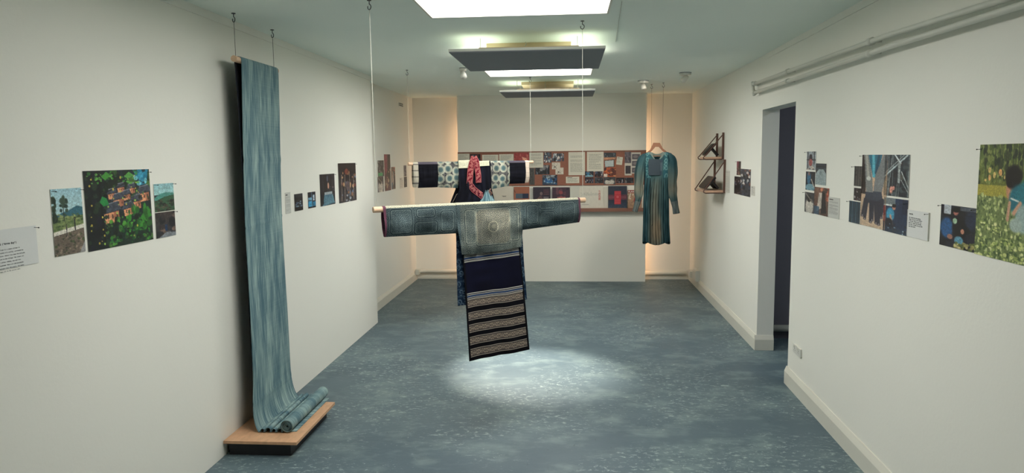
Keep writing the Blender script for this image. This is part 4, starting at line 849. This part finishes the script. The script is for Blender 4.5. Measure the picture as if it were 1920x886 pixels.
# ------------------------------------------------------------------ front jacket
J1A, J1B = (-.997, 3.649), (.081, 4.365); PJ = Plane(J1A, J1B)
hk = hook((692, 0), 'ceiling hook above the left end of the patterned jacket\'s dowel'); hk2 = hook((1092, 39), 'ceiling hook above the right end of the patterned jacket\'s dowel')
zd1, rd1 = 1.357, .0155
a, b = PJ.w(.004, zd1 + rd1), PJ.w(1.296, zd1 + rd1)
cord('long pale cord holding the left end of the patterned jacket\'s dowel', [hk, a], 'cord', .0019); cord('long pale cord holding the right end of the patterned jacket\'s dowel', [hk2, b], 'cord', .0015)
tag(MB().tube([PJ.w(-.014, zd1), PJ.w(1.309, zd1)], rd1, 22).obj('dowel', M['wood']), 'long round beech dowel through the patterned jacket\'s sleeves', 'dowel', 'beech dowels')
def drape(pl, ue, zb, zdow, r, nu, nv, side, close, seed, amp=.006, bulge=.012, over=True):
    """rows from the top of the dowel down; ue(v)->(u0,u1) edges; zb(u)->hem height"""
    V = np.linspace(0, 1, nv)[:, None]; T = np.linspace(0, 1, nu)[None]
    e = np.array([ue(v) for v in V[:, 0]]); U = e[:, :1] * (1 - T) + e[:, 1:] * T
    hem = np.vectorize(zb)(U); top = zdow + r + .002; Z = top - (top - hem) * V
    x = np.clip((top - Z) / (r + .002), 0, 1); off = (r + .002) * np.sqrt(np.clip(1 - (1 - x) ** 2, 0, 1))
    k = np.clip((top - Z - r) / (top - hem - r), 0, 1)
    off = off + bulge * np.sin(np.pi * np.clip(k, 0, 1) * .9) * (.4 + .6 * k)
    if close: off = off * (1 - k ** 5) + .0015 * k ** 5
    off = off + folds(U, Z, seed, amp) * np.clip(k * 3, 0, 1)
    if close: off = np.maximum(off, .001)
    return U, Z, side * off
def sleeve(pl, name, parent, u0, u1, zbf, zdow, r, colf, m, seed, nu, nv, bulge=.012, amp=.006, ends=None):
    ue = ends or (lambda v: (u0, u1))
    for side, nm in ((1, name + '_front'), (-1, name + '_back')):
        U, Z, O = drape(pl, ue, zbf, zdow, r, nu, nv, side, True, seed + (side > 0), amp, bulge)
        sheet(nm, pl.grid(U, Z, O), m, parent, cols=lin(np.clip(colf(U, Z), 0, 255)))
jt = thing('patterned_jacket', 'indigo and cream scroll-patterned jacket spread wide on the front dowel', 'jacket', tuple(PJ.w(.66, .79)))
sleeve(PJ, 'sleeve', jt, .036, .468, lambda u: 1.213 - .006 * u / .46, zd1, rd1, batik1, M['cloth'], 21, 240, 90, ends=lambda v: (.034 + .006 * v, .468))
sleeve(PJ, 'sleeve', jt, .862, 1.266, lambda u: 1.200 + .024 * (u - .862) / .4, zd1, rd1, batik1, M['cloth'], 25, 230, 90, ends=lambda v: (.862, 1.266 + .000 * v))
hemf = lambda u: 1.088 + .04 * (u - .46) - .004 * math.sin((u - .46) * 9) + .02 * max(0, (abs(u - .67) - .17) * 20) ** 2 * .3
U, Z, O = drape(PJ, lambda v: (.449 + .026 * max(0, v - .5) * 2.0, .866 - .012 * v), hemf, zd1, rd1, 230, 170, 1, False, 31, .009, .010)
sheet('body_front', PJ.grid(U, Z, O + .003), M['cloth'], jt, cols=lin(np.clip(batik1(U, Z), 0, 255)), thick=.0012)
def tails(U, Z):
    d, a = worley(U, Z, .045, 9); t = np.clip(np.cos(2 * np.pi * d / .014 + a), 0, 1) * (d < .017) * .8; s_ = (np.sin(Z * 150) > .75) * .25; t = np.maximum(t, s_)
    c = mixc((26, 44, 66), (120, 144, 160), t); return np.where((Z > 1.19)[..., None], batik1(U, Z), c)
U, Z, O = drape(PJ, lambda v: (.458 + .004 * v, .868 + .042 * v), lambda u: .797 - .01 * (u - .46) / .42, zd1, rd1, 120, 130, -1, False, 33, .006, .004)
sheet('body_back', PJ.grid(U, Z, O), M['cloth'], jt, cols=lin(np.clip(tails(U, Z), 0, 255)), thick=.0012)
for (p, q) in ((.036, 1.213), (1.266, 1.222)):
    pass
# the striped apron hanging below the jacket hem
at = thing('striped_apron', 'long black apron with brocade and white striped bands below the patterned jacket', 'apron', tuple(PJ.w(.70, .47)))
def apu(z): k = (1.14 - z) / .67; return .500 + .012 * k, .858 + .044 * k
def apo(U, Z): return .006 + .010 * (1.14 - Z) + .007 * np.sin(U * 21 + 1.3 + Z) * np.clip((1.14 - Z) * 2.5, 0, 1) + .003 * np.sin(U * 47 + Z * 5)
def apron(name, z0, z1, i0, i1, off, nu, nv, colf, m, sag=.010):
    Z = np.linspace(z1, z0, nv)[:, None] * np.ones((1, nu)); k = (1.14 - Z) / .67; U0, U1 = .485 + .027 * k + i0, .843 + .059 * k - i1; T = np.linspace(0, 1, nu)[None]; U = U0 + (U1 - U0) * T
    Zs = Z + .004 + .018 * T + .005 * np.sin(T * 2 * np.pi * .9 + .5) * np.clip(k * 2, 0, 1)
    return sheet(name, PJ.grid(U, Zs, apo(U, Z) + off), m, at, cols=lin(np.clip(colf(T + 0 * Z, (Z - z0) / (z1 - z0)), 0, 255)), thick=0 if off else .0015)
def plainc(c0, c1, seed):
    def f(T, K): r = np.random.default_rng(seed); return mixc(c0, c1, vn(*T.shape, 6, 12, r))
    return f
apron('apron_cloth', .474, 1.14, 0, 0, 0, 60, 90, plainc((10, 10, 14), (17, 17, 24), 1), M['cloth'])
apron('plain_panel', .858, 1.040, .012, .010, .0014, 40, 30, plainc((18, 20, 42), (10, 11, 26), 2), M['cloth'])
def stripec(lines, bg=(22, 26, 46)):
    def f(T, K):
        c = np.ones((*T.shape, 3)) * np.array(bg, float)
        for (a_, b_, cc) in lines: c = np.where(((K >= a_) & (K < b_))[..., None], np.array(cc, float), c)
        return c
    return f
wl = (196, 194, 184); bl_ = (50, 72, 110)
apron('striped_band', 1.036, 1.078, .006, .008, .0022, 60, 43, stripec([(0, .09, wl), (.12, .18, wl), (.30, .37, wl), (.42, .60, bl_), (.66, .73, wl), (.82, .88, wl), (.93, 1.1, wl)]), M['cloth'])
apron('striped_band', .826, .860, .010, .008, .0022, 60, 37, stripec([(0, .08, wl), (.2, .28, wl), (.34, .56, bl_), (.62, .70, wl), (.88, 1.1, wl)]), M['cloth'])
def brocade(seed):
    def f(T, K):
        r = np.random.default_rng(seed); x, y = T * 46, K * 5.0
        p = .5 + .5 * np.sin(x * 2.1) * np.cos(y * 3.3 + np.sin(x * 1.05) * 2.2); n = r.random(T.shape); t = np.clip(.65 * p + .5 * n - .05, 0, 1)
        c = mixc((64, 58, 60), (176, 160, 140), t); e = (K < .10) | (K > .90); c = np.where(e[..., None], np.array((168, 158, 146.)), c); e2 = ((K > .10) & (K < .16)) | ((K < .90) & (K > .84)); return np.where(e2[..., None], np.array((44, 40, 44.)), c)
    return f
for k, (za, zb_) in enumerate([(.779, .824), (.706, .751), (.636, .682), (.566, .612), (.496, .543)]):
    apron('brocade_band', za, zb_, .010, .012, .0022, 150, 20, brocade(50 + k), M['cloth'])

# ------------------------------------------------------------------ black jacket behind
J2A, J2B = (-1.461, 6.551), (-.386, 7.331); P2 = Plane(J2A, J2B)
hk = hook((763, 131), 'ceiling hook above the left end of the black jacket\'s dowel'); hk2 = hook((994, 145), 'ceiling hook above the right end of the black jacket\'s dowel')
zd2, rd2 = 1.567, .015
cord('fine pale cord holding the left end of the black jacket\'s dowel', [hk, P2.w(.0, zd2 + rd2)], 'cord', .0016); cord('fine pale cord holding the right end of the black jacket\'s dowel', [hk2, P2.w(1.328, zd2 + rd2)], 'cord', .0016)
tag(MB().tube([P2.w(-.012, zd2), P2.w(1.352, zd2)], rd2, 18).obj('dowel', M['wood']), 'long round beech dowel through the black jacket\'s sleeves', 'dowel', 'beech dowels')
U8 = lambda px: P2.at((px, 320))[0]
uq = [U8(v) for v in (773.5, 783, 819.5, 857, 918.5, 953.5, 983.5, 990.5)]
def c_cuff(U, Z):
    k = (np.sin((Z - 1.2) * 2 * np.pi / .058) > .82) * 1.0; c = mixc((182, 174, 158), (104, 100, 96), k); return c
def c_cuff2(U, Z):
    k = (np.sin((Z - 1.2) * 2 * np.pi / .05) > .93) * .5; return mixc((206, 190, 174), (150, 132, 120), k)
def c_navy(U, Z):
    r = np.random.default_rng(8); n = vn(*U.shape, 2.5, 30, r); c = mixc((8, 8, 14), (24, 25, 34), n); return np.where((Z > 1.562)[..., None], mixc((100, 92, 100), (60, 58, 70), n), c)  # strip over the dowel coloured greyer, standing for light from above
def c_dia(U, Z):
    d, a = worley(U, Z, .086, 14, .16); ring = (np.abs(d - .038) < .0055) | (np.abs(d - .028) < .0025); c = mixc((70, 94, 98), (122, 140, 136), np.clip(d / .035, 0, 1) * .7)
    c = np.where((d > .044)[..., None], mixc((128, 116, 108), (60, 72, 80), np.clip(.5 + .5 * np.cos(U * 420) * np.cos(Z * 380), 0, 1)), c); c = np.where(ring[..., None], np.array((176, 176, 158.)), c)
    d2, a2 = worley(U + .02, Z + .01, .03, 5); c = np.where(((d2 < .007) & (d > .046))[..., None], np.array((36, 40, 50.)), c)
    r = np.random.default_rng(4); return c * (.66 + .34 * vn(*U.shape, 20, 20, r))[..., None]
def c_body(U, Z):
    r = np.random.default_rng(7); return mixc((8, 9, 16), (22, 24, 38), vn(*U.shape, 14, 5, r) ** 1.5)
bj = thing('black_jacket', 'black jacket with cream cuffs and ringed pattern bands on the rear dowel', 'jacket', tuple(P2.w(.66, .98)))
zl = P2.at((800, 351.5))[1]; zr1 = P2.at((936, 350.5))[1]; zr2 = P2.at((968, 344))[1]; zr3 = P2.at((986, 342))[1]
for nm, a_, b_, hemz, cf, nu in (('cuff', uq[0], uq[1], lambda u: zl + .005, c_cuff, 20), ('upper_sleeve', uq[1], uq[2], lambda u: zl, c_navy, 60), ('ringed_band', uq[2], uq[3] + .004, lambda u: zl - .014 * (u - uq[2]) / (uq[3] - uq[2]), c_dia, 80),
                                ('ringed_band', uq[4], uq[5], lambda u: zr1 - .02 + .03 * (u - uq[4]) / (uq[5] - uq[4]), c_dia, 70), ('upper_sleeve', uq[5], uq[6], lambda u: zr2, c_navy, 50), ('cuff', uq[6], uq[7], lambda u: zr3, c_cuff2, 20)):
    sleeve(P2, nm, bj, a_, b_, hemz, zd2, rd2, cf, M['cloth'], 60, nu, 50, .010, .004)
def bju(v):
    z = zd2 + .017 - v * .62; k = np.clip((1.32 - z) / .36, 0, 1); return uq[3] - .16 * k, uq[4] + .10 * k
for side, nm in ((1, 'body_front'), (-1, 'body_back')):
    U, Z, O = drape(P2, bju, lambda u: .965, zd2, rd2, 70, 80, side, False, 71, .016, .016)
    sheet(nm, P2.grid(U, Z, O + side * .002), M['cloth'], bj, cols=lin(np.clip(c_body(U, Z), 0, 255)), thick=.001)
def strip2(name, pts, wd, off, m, colf, parent=bj, n=26, side=12, mat_=None):
    """a ribbon on the jacket plane following pts (px)"""
    Q = [np.array(P2.at(p, off)) for p in pts]; Q = np.array(Q); s_ = np.concatenate([[0], np.cumsum(np.hypot(*np.diff(Q, axis=0).T))]); tt = np.linspace(0, s_[-1], n)
    c = np.stack([np.interp(tt, s_, Q[:, 0]), np.interp(tt, s_, Q[:, 1])], 1); d = np.gradient(c, axis=0); d /= np.linalg.norm(d, axis=1)[:, None]; nn = np.stack([d[:, 1], -d[:, 0]], 1)
    W_ = np.linspace(-wd / 2, wd / 2, side)[None]; U = c[:, :1] + nn[:, :1] * W_; Z = c[:, 1:] + nn[:, 1:] * W_
    return sheet(name, P2.grid(U, Z, off + .002 * np.sin(tt * 40)[:, None] + 0 * U), mat_ or M['cloth'], parent, cols=lin(np.clip(colf(tt[:, None] + 0 * U, W_ / wd * 2 + 0 * U), 0, 255)), thick=.0016)
def c_cream(S_, K): r = np.random.default_rng(6); return mixc((206, 204, 178), (120, 124, 110), (r.random(S_.shape) > .78) * (np.abs(K) < .6) * .8)
strip2('shoulder_band', [(859.5, 308), (885, 307)], .075, .026, None, c_cream, n=50, side=22); strip2('shoulder_band', [(893, 307), (917.5, 305.5)], .05, .026, None, c_cream, n=50, side=18)
def c_red(dk):
    def f(S_, K):
        d, a = worley(S_, K * .028, .026, 3); t = (np.abs(d - .007) < .0028) * 1.0; c = mixc(dk, (176, 116, 108), t * .9); c = np.where((np.abs(K) > .84)[..., None], np.array((168, 92, 92.)), c); return c
    return f
strip2('collar_band', [(889, 294), (884.5, 307), (881.5, 325), (880.5, 344)], .064, .034, None, c_red((104, 22, 36)), n=90, side=20)
strip2('collar_band', [(888.5, 294), (893.5, 304), (896.5, 325), (897.5, 342.5)], .060, .036, None, c_red((106, 24, 40)), n=90, side=20)
strip2('diagonal_band', [(879, 343), (888, 355), (900, 364), (909, 371)], .060, .032, None, c_red((76, 12, 32)), n=70, side=20)
strip2('collar_opening', [(888.5, 305), (889, 326)], .028, .030, None, lambda S_, K: np.ones((*S_.shape, 3)) * 12.)
tag(strip2('lapel_edge', [(849, 378), (856, 364), (862, 362)], .006, .026, None, lambda S_, K: np.ones((*S_.shape, 3)) * np.array((120, 110, 100.))), 'pale piping on the flared hem')
# blue sash knot with brown tassel
u, z = P2.at((913, 366), .05); base = P2.w(u, z, .05); rng = random.Random(4); mb = MB()
V, Fs = [], []
nr, na = 16, 28
for i in range(nr):
    k = i / (nr - 1); zz_ = z + .045 - k * .22; R_ = .022 + .075 * min(1, k * 1.6) ** 1.3
    for j in range(na):
        a = 2 * math.pi * j / na; r = R_ * (1 + .16 * math.sin(a * 6 + k * 5) + .05 * math.sin(a * 11 - 3 * k)); p = P2.w(u + .01 * k + r * math.cos(a), zz_ + .01 * math.sin(a * 5 + 8 * k), .055 + r * .4 * math.sin(a)); V.append(p)
for i in range(nr - 1):
    for j in range(na): Fs.append((i * na + j, i * na + (j + 1) % na, (i + 1) * na + (j + 1) % na, (i + 1) * na + j))
Fs.append(tuple(range(na)))
kt = mk('sash', V, Fs, M['indigo'], bj, True, uvs=np.array([(.1 * (i % na) / na, .02 * (i // na)) for i in range(len(V))]))
tag(kt, 'pale blue tied sash')
for (a_, b_, c_) in (((920, 353), (916, 361), (921, 369)), ((917, 356), (922, 362), (919, 367))):
    MB().tube([P2.w(*P2.at(q, .06), .06) for q in (a_, b_, c_)], [.005, .010, .007], 8).obj('tassel', M['rod'], kt, True)

# ------------------------------------------------------------------ indigo dress on a wooden hanger
YD = 8.25; PD = Plane((-1, YD), (2, YD - .35))
h1 = hook((1222, 158), 'ceiling hook, left one of the pair above the dress'); h2 = hook((1244, 155), 'ceiling hook, right one of the pair above the dress')
def pd(px, off=0): return PD.at(px, off)
cord('fine dark cord to the left shoulder of the dress hanger', [h1, PD.w(*pd((1221.5, 278)), 0)], 'dcord', .0013); cord('fine dark cord to the right shoulder of the dress hanger', [h2, PD.w(*pd((1241.5, 278)), 0)], 'dcord', .0013)
ht = thing('clothes_hanger', 'brown wooden clothes hanger holding the teal dress', 'hanger', tuple(PD.w(*pd((1231, 293)), 0)))
def band(pts_top, pts_bot, off, th, name, m, parent):
    mb = MB(); n = len(pts_top)
    A = [pd(p) for p in pts_top]; B = [pd(p) for p in pts_bot]
    V = [PD.w(*q, off) for q in A] + [PD.w(*q, off) for q in B] + [PD.w(*q, off + th) for q in A] + [PD.w(*q, off + th) for q in B]; Fs = []
    for i in range(n - 1):
        Fs += [(i, i + 1, n + i + 1, n + i), (2 * n + i, 2 * n + i + 1, 3 * n + i + 1, 3 * n + i), (i, i + 1, 2 * n + i + 1, 2 * n + i), (n + i, n + i + 1, 3 * n + i + 1, 3 * n + i)]
    Fs += [(0, n, 3 * n, 2 * n), (n - 1, 2 * n - 1, 4 * n - 1, 3 * n - 1)]
    return mk(name, V, Fs, m, parent)
band([(1212, 286), (1219, 280.5), (1225, 267.5), (1237, 267.5), (1243, 278), (1251, 285)], [(1213, 291), (1222, 283), (1229, 275), (1235, 275), (1241, 281.5), (1250, 290)], -.01, .02, 'hanger_arms', M['hanger'], ht)
band([(1217, 291.5), (1247, 291.5)], [(1217, 293), (1247, 293)], -.005, .01, 'trouser_bar', M['hanger'], ht)
dt = thing('indigo_dress', 'long-sleeved teal and brown dyed dress hanging before the back corner', 'dress', tuple(PD.w(*pd((1231, 457)), 0)))
zq = lambda y: pd((1231, y))[1]; uqd = lambda x, y: pd((x, y))[0]
rows = [(285, 1212.5, 1252), (287, 1208.5, 1257), (291, 1206, 1259.5), (297, 1206, 1259), (310, 1207, 1257), (328, 1208, 1255.5), (345, 1207.5, 1255), (380, 1206, 1254.5), (420, 1205.5, 1255), (455, 1204.5, 1257)]
rr_ = np.array(rows, float); ny_, na_ = 110, 160
yy = np.linspace(285, 455, ny_); lx = np.interp(yy, rr_[:, 0], rr_[:, 1]); rx = np.interp(yy, rr_[:, 0], rr_[:, 2])
ul = np.array([uqd(a_, b_) for a_, b_ in zip(lx, yy)]); ur = np.array([uqd(a_, b_) for a_, b_ in zip(rx, yy)]); zz = np.array([zq(v) for v in yy])
th_ = np.linspace(0, 2 * np.pi, na_)[None]; K = np.clip((yy - 328) / 60, 0, 1)[:, None]
cu_, hw = ((ul + ur) / 2)[:, None], ((ur - ul) / 2)[:, None]
U = cu_ + hw * np.cos(th_) ; dep = (.02 + .05 * np.clip((yy - 285) / 60, 0, 1))[:, None]
pleat = np.sin(th_ * 19 + .6 * np.sin(th_ * 5)) * .5 + .5 * np.sin(th_ * 31 + 1)
O = dep * np.sin(th_) * (np.abs(np.sin(th_)) ** -.35 if False else 1) + K * .011 * pleat * np.sign(np.sin(th_) + 1e-9) * np.abs(np.sin(th_)) ** .5
Zd = zz[:, None] + 0 * th_ + .018 * np.clip((yy - 440) / 15, 0, 1)[:, None] * np.sin(th_ * 3)
front = np.sin(th_) > 0
# neckline: lower the front top edge between the shoulders
T_ = (U - cu_) / hw; top = np.clip((300 - yy) / 15, 0, 1)[:, None]
neck = np.where(front, .085, .02) * np.clip(1 - (np.abs(T_) / .50) ** 2.2, 0, 1) * top
Zd = Zd - neck
def c_dress(T, Y_, fr):
    r = np.random.default_rng(12); n1 = vn(*T.shape, 9, 5, r); n2 = vn(*T.shape, 30, 14, r)
    teal = mixc((26, 54, 62), (56, 84, 88), n1); tan = mixc((112, 102, 86), (134, 120, 100), n1)
    w_ = np.clip(1.3 - np.abs(T + .05) / .48, 0, 1) * np.clip((Y_ - 322) / 20, 0, 1) * (.35 + .9 * n2) * (.7 + .5 * np.clip((Y_ - 400) / 40, 0, 1)) + .8 * np.clip(1 - np.abs(T - .25) / .2, 0, 1) * np.clip((Y_ - 395) / 25, 0, 1) * n2
    c = mixc(0, 1, np.zeros(T.shape)); w_ = np.clip(w_ * fr, 0, 1)[..., None]; c = teal * (1 - w_) + tan * w_
    st = np.clip((np.clip(np.sin(T * 34 + n2 * 5) - .5, 0, 1) * 1.6 + 1.0 * (np.abs(T + .50 - (Y_ - 330) * .0005) < .035) + .9 * (np.abs(T + .22 + (Y_ - 330) * .0009) < .02) + .8 * (np.abs(T - .52) < .02)), 0, 1) * np.clip((Y_ - 330) / 10, 0, 1) * .6; c = c * (1 - st[..., None])  # dark lines paint fold shade into the skirt colour
    yoke = (np.abs(T + .02) < .42) & (Y_ > 297) & (Y_ < 328) & (fr > 0); c = np.where(yoke[..., None], mixc((48, 62, 74), (70, 84, 92), (np.sin(Y_ * 4.2) > .2) * .8 + 0 * T), c)
    ruf = (np.abs(T) > .5) & (np.abs(T) < .86) & (Y_ < 332) & (fr > 0); d, a = worley(T * .2, Y_ * .006, .055, 5); c = np.where(ruf[..., None], mixc((40, 78, 88), (88, 126, 128), (np.abs(d - .018) < .006) * 1.0), c)
    ed = (Y_ < 289) & (np.abs(T) < .62); return np.where(ed[..., None], np.array((96, 108, 104.)), c)
cols = c_dress(T_ + 0 * Zd, yy[:, None] + 0 * Zd, front * 1.0 + 0 * Zd)
sheet('dress_body', PD.grid(U + 0 * Zd, Zd, O + 0 * Zd), M['cloth'], dt, cols=lin(np.clip(cols, 0, 255)))
yk = np.array([[pd((x_, y_), .04) for x_ in np.linspace(1216, 1237.5, 24)] for y_ in np.linspace(298, 328, 40)]); oo = .064 + .0012 * np.sin(np.arange(40) * 2.3)[:, None] + 0 * yk[..., 0]
sheet('smocked_yoke', PD.grid(yk[..., 0], yk[..., 1], oo * np.linspace(.75, 1.06, 40)[:, None]), M['cloth'], dt, cols=lin(mixc((40, 50, 60), (58, 68, 74), (.5 + .5 * np.sin(np.arange(40) * 2.3))[:, None] * 1.0 + 0 * oo)))
def dsleeve(pts, rad, cuff_i, sgn):
    Q = np.array([pd(p) for p in pts]); n = 50; s_ = np.linspace(0, 1, len(Q)); tt = np.linspace(0, 1, n)
    cu = np.interp(tt, s_, Q[:, 0]); cz = np.interp(tt, s_, Q[:, 1]); R_ = np.interp(tt, s_, rad); k = 5
    ker = np.ones(k) / k; cu[2:-2] = np.convolve(cu, ker, 'valid'); cz[2:-2] = np.convolve(cz, ker, 'valid'); R_[2:-2] = np.convolve(R_, ker, 'valid')
    th = np.linspace(0, 2 * np.pi, 48)[None]; du, dz = np.gradient(cu), np.gradient(cz); L_ = np.hypot(du, dz); nu_, nz_ = dz / L_, -du / L_
    rr2 = R_[:, None] * (1 + .05 * np.sin(tt[:, None] * 26 + th * 2 + sgn) * np.clip(tt * 2, 0, 1)[:, None] + .13 * np.sin(th * 7 + tt[:, None] * 4) * np.clip(tt * 3, 0, 1)[:, None])
    U = cu[:, None] + nu_[:, None] * rr2 * np.cos(th); Z = cz[:, None] + nz_[:, None] * rr2 * np.cos(th); O = .02 + rr2 * .8 * np.sin(th)
    r = np.random.default_rng(30 + sgn); n1 = vn(n, 48, 6, 5, r)
    mid = np.clip(1 - np.abs(tt - .5) / .3, 0, 1)[:, None]; c = mixc((28, 54, 62), (54, 82, 86), n1) * (1 - .75 * mid[..., None]) + mixc((108, 102, 88), (136, 126, 108), n1) * .75 * mid[..., None]
    c = np.where((tt > cuff_i)[:, None, None], mixc((64, 74, 76), (96, 104, 102), n1), c)
    kk = int(cuff_i * n); G = PD.grid(U, Z, O)
    sheet('sleeve', G[:kk + 1], M['cloth'], dt, cols=lin(np.clip(c[:kk + 1], 0, 255))); sheet('cuff', G[kk:], M['cloth'], dt, cols=lin(np.clip(c[kk:], 0, 255)), thick=.003)
dsleeve([(1209, 289), (1203, 299), (1199.5, 320), (1198, 345), (1198, 364), (1196.5, 374), (1193.5, 386), (1190.5, 396)], [.020, .046, .050, .047, .044, .030, .026, .026], .74, 0)
dsleeve([(1254, 288), (1261, 299), (1261.5, 320), (1260, 345), (1260.5, 362), (1263.5, 374), (1266, 386), (1268, 400)], [.020, .046, .050, .048, .050, .034, .031, .031], .74, 1)
